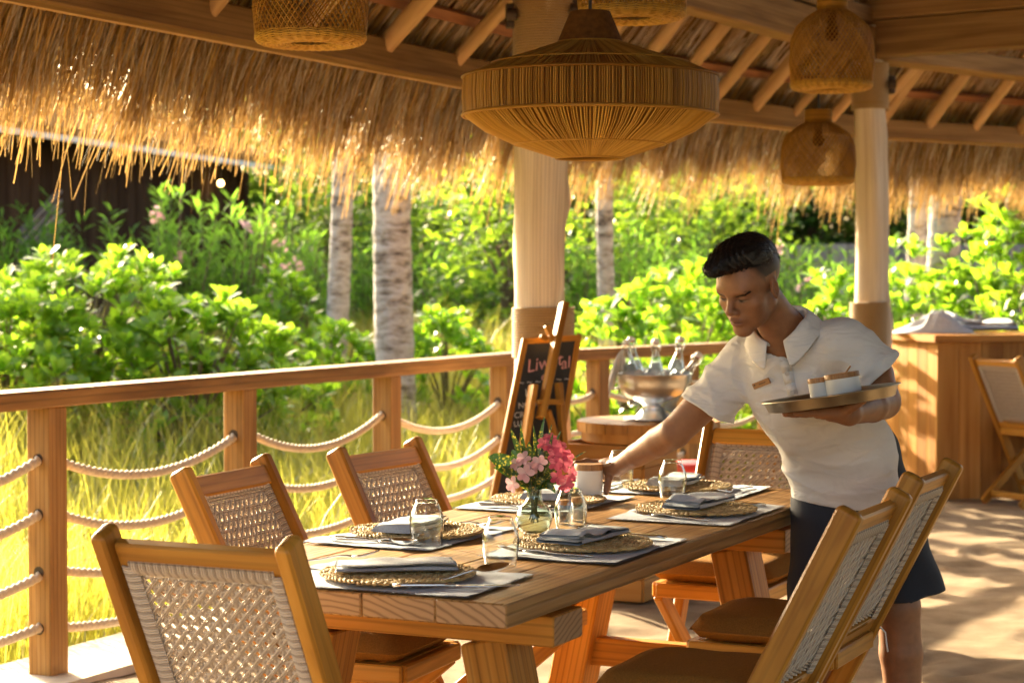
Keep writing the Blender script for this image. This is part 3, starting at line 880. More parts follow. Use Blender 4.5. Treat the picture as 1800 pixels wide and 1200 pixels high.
def make_chair():
    root = empty('folding_chair')
    PW, PD = .034, .058
    nrm = Vector((0, .91, .46))
    for sx in (-1, 1):
        x = sx * .203
        mb = MB(); mb.bar(on_back(x, .0), on_back(x, 1.02), PW, PD, up=nrm, ch=.006, round0=.0145)
        smooth_by_angle(mb.build('post', M['teak'], root), 35)
        # the crossing leg
        MB().bar((sx * .168, .265, .425), (sx * .168, -.235, 0.0), .028, .052, up=(0, .4, .6), ch=.004).build('leg', M['teak'], root)
        MB().bar((sx * .168, -.09, .437), (sx * .168, .29, .437), .030, .045, ch=.004).build('seat_rail', M['teak'], root)
    MB().bar(on_back(-.186, .056, .004), on_back(.186, .056, .004), .056, .026, up=nrm, ch=.005).build('top_rail', M['teak'], root)
    MB().bar(on_back(-.186, .485), on_back(.186, .485), .048, .024, up=nrm, ch=.005).build('lower_rail', M['teak'], root)
    MB().bar((-.168, .285, .437), (.168, .285, .437), .028, .043, ch=.004).build('seat_rail', M['teak'], root)
    MB().bar((-.168, -.085, .437), (.168, -.085, .437), .028, .043, ch=.004).build('seat_rail', M['teak'], root)
    MB().bar((-.168, -.17, .052), (.168, -.17, .052), .026, .04, ch=.004).build('stretcher', M['teak'], root)
    MB().bar((-.186, .10, .105), (.186, .10, .105), .026, .04, ch=.004).build('stretcher', M['teak'], root)
    for i in range(6):
        y = -.05 + i * .06
        MB().bar((-.152, y, .452), (.152, y, .452), .045, .014, ch=.003).build('slat', M['teak'], root)
    wv = link('woven_back', weave_mesh(), root)
    for nm, a, b2 in (('rod', on_back(-.172, .065), on_back(-.172, .46)), ('rod', on_back(.172, .065), on_back(.172, .46)), ('rod', on_back(-.17, .068), on_back(.17, .068))):
        MB().tube([a, b2], .008, 8).build('weave_rod', M['weave_dark'], wv)
    cu = link('cushion', cushion_mesh(), root)
    # welt round the pad and the tie cords
    ring = []
    for i in range(41):
        a = 6.2832 * i / 40; cx, cy = math.cos(a), math.sin(a); k = (abs(cx) ** 6 + abs(cy) ** 6) ** (-1 / 6)
        ring.append((.196 * cx * k * .985, .0975 + .199 * cy * k * .985, .489))
    MB().tube(ring, .0035, 6, cap=False).build('piping', M['cushion'], cu, True)
    tz = MB(); tz.tube([(.19, -.09, .487), (.205, -.12, .45), (.2, -.125, .42), (.205, -.127, .40)], .0025, 5); tz.build('tie_cord', M['chalk'], cu, True)
    return root
chair_specs = [
    (3.35, -2.10, 'u', 0, 'folding chair at the near end of the table, its woven back towards us'),
    (4.30, -2.56, '+v', 4, 'woven folding chair on the railing side of the table, nearer of the two'),
    (4.94, -2.49, '+v', -3, 'woven folding chair on the railing side of the table, farther of the two'),
    (4.16, -1.41, '-v', 0, 'brown cushioned folding chair on the open side, nearest the camera, seen side-on'),
    (4.93, -1.47, '-v', 0, 'brown cushioned folding chair on the open side, right in front of the waiter'),
    (5.92, -2.02, '-u', 0, 'folding chair at the far end of the table, half hidden behind the waiter'),
]
face = {'u': -ANG, '+v': -ANG - R_(90), '-v': -ANG + R_(90), '-u': -ANG + R_(180)}
chair0 = make_chair()
for i, (u, v, f, tw, lab) in enumerate(chair_specs):
    c = chair0 if i == 0 else copy_tree(chair0)
    c.location = W(u, v); c.rotation_euler = (0, 0, face[f] + R_(tw))
    tag(c, lab, 'chair', 'woven folding chairs')
c = copy_tree(chair0); p = at(1812, 880, 12.3); c.location = (p.x, p.y, 0); c.rotation_euler = (0, 0, R_(-62))
tag(c, 'folding chair standing by itself against the wooden bar, at the right edge', 'chair', 'woven folding chairs')

# ------------------------------------------------------------------ place settings
def tz(x, y): return TZ
def placemat_mesh(seed):
    r = np.random.default_rng(seed); nx, ny = 56, 40
    a = np.linspace(-.235, .235, nx); b2 = np.linspace(-.165, .165, ny)
    X, Y = np.meshgrid(a, b2)
    Z = .0030 + .0018 * wave_noise(X, Y, seed, 18, 2) + .0012 * wave_noise(X, Y, seed + 1, 60, 2)
    edge = np.minimum(np.minimum(.235 - abs(X), .165 - abs(Y)) / .03, 1)
    Z += .0045 * (1 - edge) * np.maximum(0, wave_noise(X, Y, seed + 2, 26, 2)) + .0012
    Z = np.maximum(Z, .0016)
    X2 = X + .0018 * wave_noise(X, Y, seed + 4, 40, 2); Y2 = Y + .0018 * wave_noise(X, Y, seed + 5, 40, 2)
    idx = np.arange(X.size).reshape(X.shape)
    F = np.stack([idx[:-1, :-1], idx[:-1, 1:], idx[1:, 1:], idx[1:, :-1]], -1).reshape(-1, 4)
    me = np_mesh('placemat', np.stack([X2, Y2, Z], -1), F, M['mat'], True)
    # frayed dark hem
    P = []; O = []
    for i in range(900):
        s = r.integers(0, 4); t = r.uniform(-1, 1)
        if s < 2: P.append((.235 * t, .165 * (1 if s else -1))); O.append((0, 1 if s else -1))
        else: P.append((.235 * (1 if s == 3 else -1), .165 * t)); O.append((1 if s == 3 else -1, 0))
    P = np.array(P); O = np.array(O, dtype=float)
    B = np.c_[P - O * .004, np.full(len(P), .0042)]; T = np.c_[P + O * r.uniform(.001, .005, (len(P), 1)), np.full(len(P), .0030)]
    S = np.c_[-O[:, 1], O[:, 0], np.zeros(len(P))]
    V, Fb = blades(B, (B + T) / 2, T, S, np.full(len(P), .0022), 1, .6)
    fm = np_mesh('hem', V, Fb, M['hem'])
    return me, fm
def charger_mesh():
    Vs, Fs = [], []; base = 0
    # a unit plait lobe: six-sided spindle
    n, rr = 6, [(0, .25), (.25, .85), (.5, 1), (.75, .85), (1, .25)]
    lob = np.array([[(t - .5), q * math.cos(6.2832 * k / n), q * math.sin(6.2832 * k / n)] for t, q in rr for k in range(n)])
    lf = np.array([[i * n + k, i * n + (k + 1) % n, (i + 1) * n + (k + 1) % n, (i + 1) * n + k] for i in range(4) for k in range(n)])
    r = np.random.default_rng(6)
    ring = 0.012
    while ring < .168:
        cnt = max(6, int(6.2832 * ring / .0125))
        for side in (-1, 1):
            for i in range(cnt):
                a = 6.2832 * (i + (.5 if side > 0 else 0)) / cnt + r.normal(0, .01)
                rad = ring + side * .0032
                c = np.array([rad * math.cos(a), rad * math.sin(a), .0098 + r.normal(0, .0008)])
                t = np.array([-math.sin(a), math.cos(a), 0]); o = np.array([math.cos(a), math.sin(a), 0])
                d = unit(t + o * .62 * side + np.array([0, 0, .12 * side])); e = unit(np.cross(d, [0, 0, 1])); f = np.cross(e, d)
                V = c + lob[:, :1] * d * .0175 + lob[:, 1:2] * e * .0036 + lob[:, 2:3] * f * .0042
                Vs.append(V); Fs.append(lf + base); base += len(V)
        ring += .0128
    # flat core so nothing shows through
    return np_mesh('woven_charger', np.concatenate(Vs), np.concatenate(Fs), M['seagrass'], True)
def napkin_mesh(kind, seed):
    r = random.Random(seed); mb = MB(); nx, ny = 34, 16
    L, Wd = .250, .112
    layers = 4
    grids = []
    for lay in range(layers):
        g = []
        for i in range(nx + 1):
            row = []
            for j in range(ny + 1):
                a, c = i / nx * 2 - 1, j / ny * 2 - 1
                wid = Wd / 2 * (1 - .05 * lay) * (1 + .10 * math.sin(a * 2.2 + seed) * (1 if kind else .4))
                x = L / 2 * a * (1 - .02 * lay) + .003 * math.sin(c * 3 + lay)
                y = wid * c + .005 * math.sin(a * 3.4 + seed + lay * .4)
                hz = .004 + lay * .0050
                fold = .006 * max(0, math.sin(a * 4.0 + seed * 1.7 + c * 1.2)) * (lay / layers) * (1.6 if kind else .8)
                roundoff = .004 * (1 - min(1, (1 - abs(c)) / .18)) ** 2
                lift = (.020 * math.exp(-((a + .75) / .22) ** 2) * (lay / layers)) if kind else .006 * math.exp(-((a - .7) / .3) ** 2) * lay / layers
                z = hz + fold + lift - roundoff * (1 if lay == layers - 1 else -1)
                row.append(len(mb.v)); mb.v.append(Vector((x, y, z)))
            g.append(row)
        grids.append(g)
    for lay in range(layers):
        g = grids[lay]
        for i in range(nx):
            for j in range(ny):
                mb.face((g[i][j], g[i + 1][j], g[i + 1][j + 1], g[i][j + 1]))
    for lay in range(layers - 1):                                  # rounded folds along the long sides
        if lay % 2 == 0:
            for j in (0, ny):
                for i in range(nx): mb.face((grids[lay][i][j], grids[lay][i + 1][j], grids[lay + 1][i + 1][j], grids[lay + 1][i][j]))
    for lay in range(layers - 1):
        for i in (nx,):
            for j in range(ny): mb.face((grids[lay][i][j], grids[lay][i][j + 1], grids[lay + 1][i][j + 1], grids[lay + 1][i][j]))
    return mb.mesh('napkin', M['napkin'], True)
def handle_pts(L): return [(0, 0, .004), (0, L * .4, .0045), (0, L, .010)]
def flatbar(mb, pts, ws, th):
    idx = []
    for (x, y, z), w in zip(pts, ws):
        b = len(mb.v); h = th / 2
        mb.v += [Vector((x - w / 2, y, z - h * .3)), Vector((x - w * .3, y, z + h)), Vector((x + w * .3, y, z + h)), Vector((x + w / 2, y, z - h * .3)), Vector((x, y, z - h))]
        idx.append(list(range(b, b + 5)))
    for a, c in zip(idx[:-1], idx[1:]):
        for k in range(5): mb.face((a[k], a[(k + 1) % 5], c[(k + 1) % 5], c[k]))
    mb.face(list(reversed(idx[0]))); mb.face(idx[-1])
def fork_mesh():
    mb = MB()
    flatbar(mb, [(0, -.10, .0035), (0, -.08, .004), (0, -.02, .005), (0, .02, .009), (0, .035, .008), (0, .048, .006)], [.009, .010, .006, .005, .016, .022], .003)
    for k in range(4):
        x = (k - 1.5) * .0064
        mb.tube([(x * .95, .045, .006), (x, .062, .0055), (x, .085, .0095), (x * .96, .098, .013)], [.0017, .0016, .0014, .0008], 6)
    return mb.mesh('fork', M['cutlery'], True)
def knife_mesh():
    mb = MB()
    flatbar(mb, [(0, -.11, .0045), (0, -.09, .0055), (0, -.02, .005), (0, 0, .004)], [.011, .013, .010, .009], .006)
    flatbar(mb, [(0, 0, .004), (.002, .02, .0038), (.003, .08, .0036), (.001, .105, .0034), (-.003, .115, .003)], [.009, .015, .016, .012, .003], .0018)
    return mb.mesh('knife', M['cutlery'], True)
def spoon_mesh():
    mb = MB()
    flatbar(mb, [(0, -.11, .0035), (0, -.09, .004), (0, -.02, .0065), (0, .025, .012), (0, .036, .011)], [.010, .011, .006, .005, .009], .003)
    nr, na = 6, 18; g = []
    for i in range(nr + 1):
        row = []
        for k in range(na):
            a = 6.2832 * k / na; q = i / nr
            x = .0205 * q * math.cos(a) * (1 - .18 * math.sin(a)); y = .064 + .031 * q * math.sin(a)
            row.append(len(mb.v)); mb.v.append(Vector((x, y, .0035 + .0085 * q * q)))
        g.append(row)
    for i in range(nr):
        for k in range(na): mb.face((g[i][k], g[i][(k + 1) % na], g[i + 1][(k + 1) % na], g[i + 1][k]))
    return mb.mesh('spoon', M['cutlery'], True)
def tumbler_mesh():
    h = .107                                                      # stands on its rim, heavy base up
    o_ = [(.0330, 0), (.0345, .004), (.0385, .030), (.0405, .055), (.0385, .072), (.0300, .092), (.0262, .101), (.0255, .1055), (.0225, .107), (.0, .1065)]
    i_ = [(.0, .0985), (.0215, .0985), (.0250, .096), (.0288, .0905), (.0366, .0715), (.0386, .055), (.0366, .030), (.0326, .004), (.0330, 0)]
    mb = MB(); mb.lathe(o_ + i_, 40); return mb.mesh('tumbler', M['glass'], True)
charger_me = charger_mesh(); fork_me = fork_mesh(); knife_me = knife_mesh(); spoon_me = spoon_mesh(); tum_me = tumbler_mesh()
def on_table(px, py, z=TZ):
    """where the line of sight through the photo's pixel meets the table top"""
    a = at(px, py, 1.0) - Vector((0, 0, CAM_H)); t = (z - CAM_H) / a.z
    return Vector((a.x * t, a.y * t, z))
seats = [   # name, u, v, turn (outward direction from the table = setting's -y), where
    ('near end', 3.585, -1.965, 0.0, 'at the near end of the table'),
    ('left near', 4.22, -2.265, -90.0, 'on the railing side, nearer setting'),
    ('left far', 4.99, -2.265, -90.0, 'on the railing side, farther setting behind the vase'),
    ('right near', 4.20, -1.805, 90.0, 'on the open side, nearer setting'),
    ('right far', 4.95, -1.805, 90.0, 'on the open side, farther setting by the waiter'),
    ('far end', 5.47, -2.06, 180.0, 'at the far end of the table'),
]
glass_px = [(880, 998), (750, 961), (962, 868), (1003, 939), (1182, 877), (1090, 857)]
for i, (nm, u, v, turn, where) in enumerate(seats):
    rz = -ANG + R_(turn); r = random.Random(40 + i)
    c = W(u, v, TZ)
    rot = Matrix.Rotation(rz, 4, 'Z')
    def put(dx, dy): return c + rot @ Vector((dx, dy, 0))
    me, hm = placemat_mesh(100 + i * 7)
    jx, jr = r.uniform(-.006, .006), R_(r.uniform(-2, 2))
    pm = link('placemat', me, None, c + Vector((0, 0, .0008)), (0, 0, rz + jr)); tag(pm, 'pale grey linen placemat with frayed hem ' + where, 'placemat', 'linen placemats')
    link('hem', hm, pm)
    ch = link('woven_charger', charger_me, None, put(jx, .006) + Vector((0, 0, .0062)), (0, 0, r.uniform(0, 6))); ch.scale = (.93, .93, 1); tag(ch, 'round plaited seagrass charger mat ' + where, 'charger', 'seagrass chargers')
    nk = [(.0, .0, 90 - 58), (0.01, 0, 8), (.0, 0, 15), (.0, .0, -4), (.0, .0, 0), (.0, 0, 95)][i]
    nap = link('napkin', napkin_mesh(i in (3, 4), 1.3 * i + .7), None, put(nk[0], nk[1]) + Vector((0, 0, .0205)), (0, 0, rz + R_(nk[2]))); tag(nap, 'folded grey-blue linen napkin on the charger ' + where, 'napkin', 'folded napkins')
    f = link('fork', fork_me, None, put(-.185, .02 + r.uniform(-.02, .02)) + Vector((0, 0, .006)), (0, R_(r.uniform(-4, 4)), rz + R_(r.uniform(-6, 6)))); tag(f, 'steel fork left of the charger ' + where, 'fork', 'forks')
    k = link('knife', knife_me, None, put(.178, -.005) + Vector((0, 0, .006)), (0, 0, rz + R_(r.uniform(-4, 4)))); tag(k, 'steel knife right of the charger ' + where, 'knife', 'knives')
    s = link('spoon', spoon_me, None, put(.205, .01 + r.uniform(-.01, .02)) + Vector((0, 0, .006)), (0, 0, rz + R_(r.uniform(-9, 2)))); tag(s, 'steel spoon beside the knife ' + where, 'spoon', 'spoons')
    for q in (f, k, s): q.scale = (1.12, 1.12, 1.3)
    if i == 0:                                                     # the near setting lies as it was dropped: fork askew, spoon propped on the knife
        f.location = on_table(578, 1000) + Vector((0, 0, .016)); f.rotation_euler = (R_(4), 0, -ANG - R_(62))
        k.location = on_table(800, 1040) + Vector((0, 0, .008)); k.rotation_euler = (0, 0, -ANG - R_(60))
        s.location = on_table(808, 1033) + Vector((0, 0, .016)); s.rotation_euler = (R_(9), R_(10), -ANG - R_(52))
    g = link('tumbler', tum_me, None, on_table(*glass_px[i]) + Vector((0, 0, .0045)), (0, 0, r.uniform(0, 6))); tag(g, 'upturned clear glass tumbler ' + where, 'glass', 'upturned tumblers')

# ------------------------------------------------------------------ vase, flowers, shakers
vb = on_table(939, 938)
vase = empty('flower_vase', vb); tag(vase, 'round-bellied clear glass vase half filled with water, mid table', 'vase')
prof = [(.0, .001), (.026, .001), (.030, .003), (.040, .016), (.0455, .036), (.0435, .052), (.034, .068), (.0215, .080), (.0178, .092), (.0180, .108), (.0215, .117), (.0228, .119)]
inn = [(r_ - .0022 if r_ > .003 else 0, z_ + .003 if i < 3 else z_) for i, (r_, z_) in enumerate(prof)]
mb = MB(); mb.lathe(prof + list(reversed(inn)), 40); mb.build('glass_body', M['vase'], vase, True)
M['water'] = thin_glass('water', (.93, .975, .95), gain=.6)
mb = MB(); mb.lathe([(.0, .0052), (.024, .0052), (.036, .016), (.0425, .036), (.0405, .0515), (.0, .0515)], 32); mb.build('water', M['water'], vase, True)
m, n, l, b = mat('croton_leaf'); M['croton'] = m
n.remove(b)
tcx = n.new('ShaderNodeTexCoord'); vo = n.new('ShaderNodeTexNoise'); vo.inputs['Scale'].default_value = 170; vo.inputs['Detail'].default_value = 2; l.new(tcx.outputs['Object'], vo.inputs['Vector'])
rp = ramp(n, [(.50, (.03, .09, .015)), (.58, (.08, .15, .02)), (.64, (.60, .48, .05))]); l.new(vo.outputs[0], rp.inputs[0])
d1 = n.new('ShaderNodeBsdfDiffuse'); t1 = n.new('ShaderNodeBsdfTranslucent'); l.new(rp.outputs[0], d1.inputs[0]); l.new(rp.outputs[0], t1.inputs[0])
x1 = n.new('ShaderNodeMixShader'); x1.inputs[0].default_value = .4; l.new(d1.outputs[0], x1.inputs[1]); l.new(t1.outputs[0], x1.inputs[2])
g1 = n.new('ShaderNodeBsdfGlossy'); g1.inputs['Roughness'].default_value = .3; x2 = n.new('ShaderNodeMixShader'); x2.inputs[0].default_value = .07
l.new(x1.outputs[0], x2.inputs[1]); l.new(g1.outputs[0], x2.inputs[2]); l.new(x2.outputs[0], n['Material Output'].inputs['Surface'])
bq = empty('flower_bouquet', vb + Vector((0, 0, .01))); tag(bq, 'loose bouquet of pale and deep pink blossoms with yellow-speckled leaves', 'flowers')
D0 = vb.y
def bp_(px, py, dd=0.0):            # bouquet point, relative to its base
    return at(px, py, 4.82 + dd) - Vector(bq.location)
neck = Vector((0, 0, .098))
def leaf_strip(tip, wid, bend, name='leaf', start=None, seed=0):
    r = random.Random(seed); start = start or (neck + Vector((r.uniform(-.01, .01), r.uniform(-.01, .01), 0)))
    tip = Vector(tip); mid = (start + tip) / 2 + Vector(bend); mb = MB(); n = 9; rows = []
    for i in range(n + 1):
        t = i / n; p = start * (1 - t) ** 2 + mid * (2 * t * (1 - t)) + tip * t * t
        tan = ((mid - start) * (1 - t) + (tip - mid) * t).normalized()
        sd_ = tan.cross(Vector((r.uniform(-.1, .1) + .35 * math.sin(seed), -1, .25))).normalized(); nn = sd_.cross(tan)
        w = wid * (math.sin(math.pi * min(1, (.10 + .9 * t))) ** .7) * .5 + .0008
        b = len(mb.v); mb.v += [p - sd_ * w + nn * w * .35, p, p + sd_ * w + nn * w * .35]; rows.append((b, b + 1, b + 2))
    for a, c in zip(rows[:-1], rows[1:]):
        mb.face((a[0], a[1], c[1], c[0])); mb.face((a[1], a[2], c[2], c[1]))
    return mb.build(name, M['croton'], bq, True)
lf = [((897, 752), .016, (-.01, 0, .01)), ((914, 744), .010, (-.005, 0, .01)), ((938, 748), .010, (0, 0, .01)), ((957, 732), .011, (.0, 0, .01)), ((970, 746), .008, (.005, 0, .01)),
      ((986, 757), .008, (.01, 0, .02)), ((972, 762), .010, (.005, -.01, .01)), ((858, 803), .046, (-.01, 0, .035)), ((868, 822), .030, (-.01, 0, .03)), ((900, 790), .03, (-.01, 0, .02)),
      ((1013, 846), .016, (.02, -.02, .03)), ((976, 866), .016, (.015, -.02, .03)), ((985, 830), .020, (.02, -.01, .03)), ((956, 848), .02, (.01, -.03, .025)), ((925, 842), .022, (-.01, -.03, .03)),
      ((905, 770), .022, (-.012, .01, .01)), ((930, 775), .024, (-.005, .01, .01)), ((955, 790), .026, (.005, -.01, .01)), ((945, 800), .022, (.0, .02, .02)), ((972, 800), .02, (.01, .02, .02)), ((1030, 793), .003, (.02, 0, .03))]
for i, ((px, py), w, bend) in enumerate(lf):
    leaf_strip(bp_(px, py, random.uniform(-.03, .03)), w, bend, seed=i)
def blossom(pos, axis, rad, mname, seed, petals=5):
    r = random.Random(seed); axis = Vector(axis).normalized(); q = axis.to_track_quat('Z', 'Y').to_matrix(); Vv = MB()
    for k in range(petals):
        a0 = 6.2832 * k / petals + r.uniform(-.15, .15); nr, na = 5, 4; g = []
        for i in range(nr + 1):
            row = []; t = i / nr
            for j in range(na + 1):
                s = j / na * 2 - 1; a = a0 + s * (.60 * math.sin(math.pi * (.18 + .72 * t)) + .10)
                rr = rad * t * (1 - .10 * s * s); z = rad * (.45 * t - .30 * t * t) + rad * .10 * s * s * t + r.uniform(-.03, .03) * rad * t
                row.append(len(Vv.v)); Vv.v.append(Vector(pos) + q @ Vector((rr * math.cos(a), rr * math.sin(a), z)))
            g.append(row)
        for i in range(nr):
            for j in range(na): Vv.face((g[i][j], g[i][j + 1], g[i + 1][j + 1], g[i + 1][j]))
    return Vv.build('blossom', M[mname], bq, True)
for i, (px, py, dd, ax, rad, mn) in enumerate([
    (924, 832, -.045, (-.1, -1, .25), .0235, 'pink'), (902, 850, -.03, (-.6, -.8, -.1), .022, 'pink'), (948, 814, -.04, (.15, -1, .35), .021, 'pink'), (921, 806, -.02, (-.25, -.8, .5), .020, 'pink'),
    (908, 815, -.01, (-.5, -.7, .4), .018, 'pink'), (936, 822, -.02, (.1, -.9, .4), .018, 'pink'),
    (958, 780, -.01, (-.2, -.8, .6), .021, 'magenta'), (972, 784, -.02, (.1, -.9, .5), .021, 'magenta'), (986, 796, -.01, (.3, -.8, .5), .022, 'magenta'), (998, 803, 0, (.6, -.6, .4), .020, 'magenta'),
    (975, 800, -.03, (0, -1, .3), .020, 'magenta'), (990, 815, -.02, (.3, -.9, .2), .022, 'magenta'), (1003, 832, 0, (.7, -.7, .1), .020, 'magenta'), (980, 838, -.02, (.1, -1, -.1), .020, 'magenta'),
    (994, 850, -.02, (.3, -.9, -.3), .022, 'magenta'), (1000, 842, -.01, (.5, -.8, -.2), .019, 'magenta'), (966, 770, .0, (-.1, -.5, .9), .019, 'magenta'), (984, 782, .01, (.3, -.4, .9), .019, 'magenta'),
    (976, 815, -.035, (.0, -1, .1), .018, 'magenta')]):
    p = bp_(px, py, dd); blossom(p, ax, rad, mn, i)
    st = MB(); st.tube([neck + Vector((0, 0, -.01)), (neck + p) / 2 + Vector((0, 0, .01)), p], .0012, 5); st.build('stalk', M['stem'], bq, True)
for i in range(8):
    a = i * .8; st = MB(); st.tube([(.012 * math.cos(a), .012 * math.sin(a), .095), (.006 * math.cos(a + 1), .006 * math.sin(a + 1), .05), (.012 * math.cos(a + 2.2), .012 * math.sin(a + 2.2), .018 + .006 * (i % 3))], .0022, 6)
    st.build('stalk', M['stem'], bq, True)
def shaker(px, py, h, rad, label, fill):
    p = on_table(px, py); e = empty('shaker_jar', p); tag(e, label, 'shaker')
    mb = MB(); mb.lathe([(0, .001), (rad * .95, .001), (rad, .004), (rad, h * .8), (rad * .9, h * .82), (rad * .88, h * .82), (rad * .88, .006), (0, .006)], 24); mb.build('glass_jar', M['glass'], e, True)
    mb = MB(); mb.lathe([(0, .007), (rad * .85, .007), (rad * .85, h * .5), (0, h * .52)], 20); mb.build('contents', fill, e, True)
    mb = MB(); mb.lathe([(0, h * .8), (rad * 1.04, h * .8), (rad * 1.04, h * .98), (rad * .9, h), (0, h)], 24); smooth_by_angle(mb.build('wooden_lid', M['lid'], e))
M['pepper'] = plain('pepper', (.07, .05, .04), .9, noise=.6, nscale=900); M['salt'] = plain('salt', (.8, .78, .74), .9)
shaker(992, 921, .062, .0165, 'small glass pepper jar with wooden lid behind the upturned tumbler', M['pepper'])
shaker(1016, 916, .062, .0165, 'small glass salt jar with wooden lid right of the pepper jar', M['salt'])

# ------------------------------------------------------------------ pendant lamps
def spline(prof, z):
    for (r0, z0), (r1, z1) in zip(prof[:-1], prof[1:]):
        if min(z0, z1) <= z <= max(z0, z1): return r0 + (r1 - r0) * (z - z0) / (z1 - z0 + 1e-9)
    return prof[-1][0]
def ring_tube(mb, rad, z, r, n=64, seg=5):
    mb.tube([(rad * math.cos(6.2832 * i / n), rad * math.sin(6.2832 * i / n), z) for i in range(n + 1)], r, seg, cap=False)
def merge(dst, src):
    b = len(dst.v); dst.v += src.v
    for f, u, mi in zip(src.f, src.uv, src.mi): dst.face(tuple(q + b for q in f), u, mi)
def big_pendant(p, s):
    e = empty('rattan_pendant_lamp', p); tag(e, 'wide flying-saucer rattan pendant lamp hanging in front of the pale column', 'lamp')
    r = random.Random(5)
    Rm = .318 * s                                                  # z = 0 at the lower opening
    zb0, zb1, zd, zc = .105 * s, .200 * s, .285 * s, .35 * s
    def strands(n, pts_fn, rad, name, m):
        mb = MB()
        for i in range(n):
            a = 6.2832 * (i + r.uniform(-.3, .3)) / n
            mb.tube([Vector((q * math.cos(a), q * math.sin(a), z)) for q, z in pts_fn(a)], rad * r.uniform(.75, 1.2), 4, cap=False)
        return mb.build(name, M[m], e, True)
    low = [(.085 * s, 0), (.19 * s, .034 * s), (.265 * s, .068 * s), (Rm - .004, zb0)]
    strands(250, lambda a: low, .0021 * s, 'lower_strands', 'rattan_lit')
    strands(330, lambda a: [(Rm, zb0), (Rm + .003, (zb0 + zb1) / 2), (Rm, zb1)], .0021 * s, 'band_strands', 'rattan')
    top = [(Rm, zb1), (.25 * s, .230 * s), (.15 * s, .262 * s), (.082 * s, zd)]
    strands(230, lambda a: top, .0021 * s, 'top_strands', 'rattan')
    mb = MB()
    for q, z, t in ((Rm + .003, zb0, .0045), (Rm + .003, zb1, .004), (.19 * s, .033 * s, .003), (.085 * s, 0, .005), (.082 * s, zd, .004), (.25 * s, .232 * s, .003)): ring_tube(mb, q, z, t * s)
    mb.build('hoops', M['rattan'], e, True)
    mb = MB(); mb.lathe([(q - .006, z + .004) for q, z in low] + [(Rm - .006, zb1 - .004)] + [(q - .006, z - .006) for q, z in top[1:]], 48); mb.build('inner_shade', M['rattan_liner'], e, True)
    mb = MB(); mb.lathe([(.084 * s, zd), (.082 * s, zd + .004), (.052 * s, zc + .012), (.05 * s, zc + .016), (0, zc + .016)], 40); smooth_by_angle(mb.build('cap', M['rattan_dark'], e))
    mb = MB(); mb.tube([(0, 0, zc + .01), (0, 0, zc + 1.9)], .005, 8); mb.build('cord', M['cord'], e)
    mb = MB(); mb.lathe([(0, .10 * s), (.03, .105 * s), (.04, .14 * s), (.02, .19 * s), (.016, zd)], 16); mb.build('bulb', M['ceramic'], e, True)
def basket_mesh_parts(s, seed):
    r = random.Random(seed)
    prof = [(.168 * s, .030 * s), (.176 * s, .12 * s), (.172 * s, .22 * s), (.150 * s, .285 * s), (.10 * s, .335 * s), (.062 * s, .36 * s)]
    mb = MB(); n = 58
    for sg in (-1, 1):
        for i in range(n):
            a0 = 6.2832 * i / n; pts = []
            for j in range(19):
                t = j / 18; z = .030 * s + t * (.36 - .030) * s; q = spline(prof, z) + .0012 * math.sin(j * 3.14 + i * 3.14) * sg
                a = a0 + sg * t * 1.25
                pts.append((q * math.cos(a), q * math.sin(a), z))
            mb.tube(pts, .0023 * s * r.uniform(.8, 1.15), 4, cap=False)
    body = mb.mesh('woven_body', M['rattan'], True)
    mb = MB()                                                      # dense woven foot, curling in to a hole
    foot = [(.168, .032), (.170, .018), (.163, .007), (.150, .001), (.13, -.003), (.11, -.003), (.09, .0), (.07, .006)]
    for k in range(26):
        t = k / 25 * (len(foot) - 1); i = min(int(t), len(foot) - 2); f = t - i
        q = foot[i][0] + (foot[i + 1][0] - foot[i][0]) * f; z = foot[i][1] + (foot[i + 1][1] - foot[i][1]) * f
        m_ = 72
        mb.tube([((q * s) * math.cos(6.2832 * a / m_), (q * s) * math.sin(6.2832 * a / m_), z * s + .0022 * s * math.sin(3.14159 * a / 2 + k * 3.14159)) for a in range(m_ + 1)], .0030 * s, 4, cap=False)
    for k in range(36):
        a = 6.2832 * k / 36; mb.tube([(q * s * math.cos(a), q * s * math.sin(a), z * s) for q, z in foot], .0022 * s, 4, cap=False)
    footm = mb.mesh('woven_foot', M['rattan_lit'], True)
    mb = MB()
    for k in range(22): ring_tube(mb, .062 * s + .0005 * (k % 2), (.36 + k * .0034) * s, .0022 * s, 36, 4)
    neckm = mb.mesh('bound_neck', M['rattan'], True)
    mb = MB(); mb.lathe([(0, .22 * s), (.022 * s, .225 * s), (.030 * s, .255 * s), (.018 * s, .30 * s), (.016 * s, .43 * s)], 14); bulb = mb.mesh('bulb_holder', M['rattan_dark'], True)
    mb = MB(); mb.tube([(0, 0, .42 * s), (0, 0, .42 * s + 1.6)], .004, 6); cord = mb.mesh('cord', M['cord'])
    return (('woven_body', body), ('woven_foot', footm), ('bound_neck', neckm), ('bulb_holder', bulb), ('cord', cord))
big_pendant(at(1037, 277, 5.7), .445 * 5.7 / 3.5 / .636)
bparts = basket_mesh_parts(1.0, 3)
for (px, py, d, lab) in ((546, 78, 6.1, 'cylindrical woven basket lantern at the top left, cropped by the frame'),
                         (1111, 34, 6.3, 'woven basket lantern directly above the saucer lamp, only its foot showing'),
                         (1462, 158, 8.35, 'bell-shaped woven basket lantern by the second column, upper of two'),
                         (1438, 323, 9.4, 'bell-shaped woven basket lantern by the second column, lower of two')):
    e = empty('basket_lantern', at(px, py, d), px * .1); tag(e, lab, 'lantern', 'woven basket lanterns')
    e.scale = (1, 1, .80 if py > 300 else .92)
    for nm, me in bparts: link(nm, me, e)

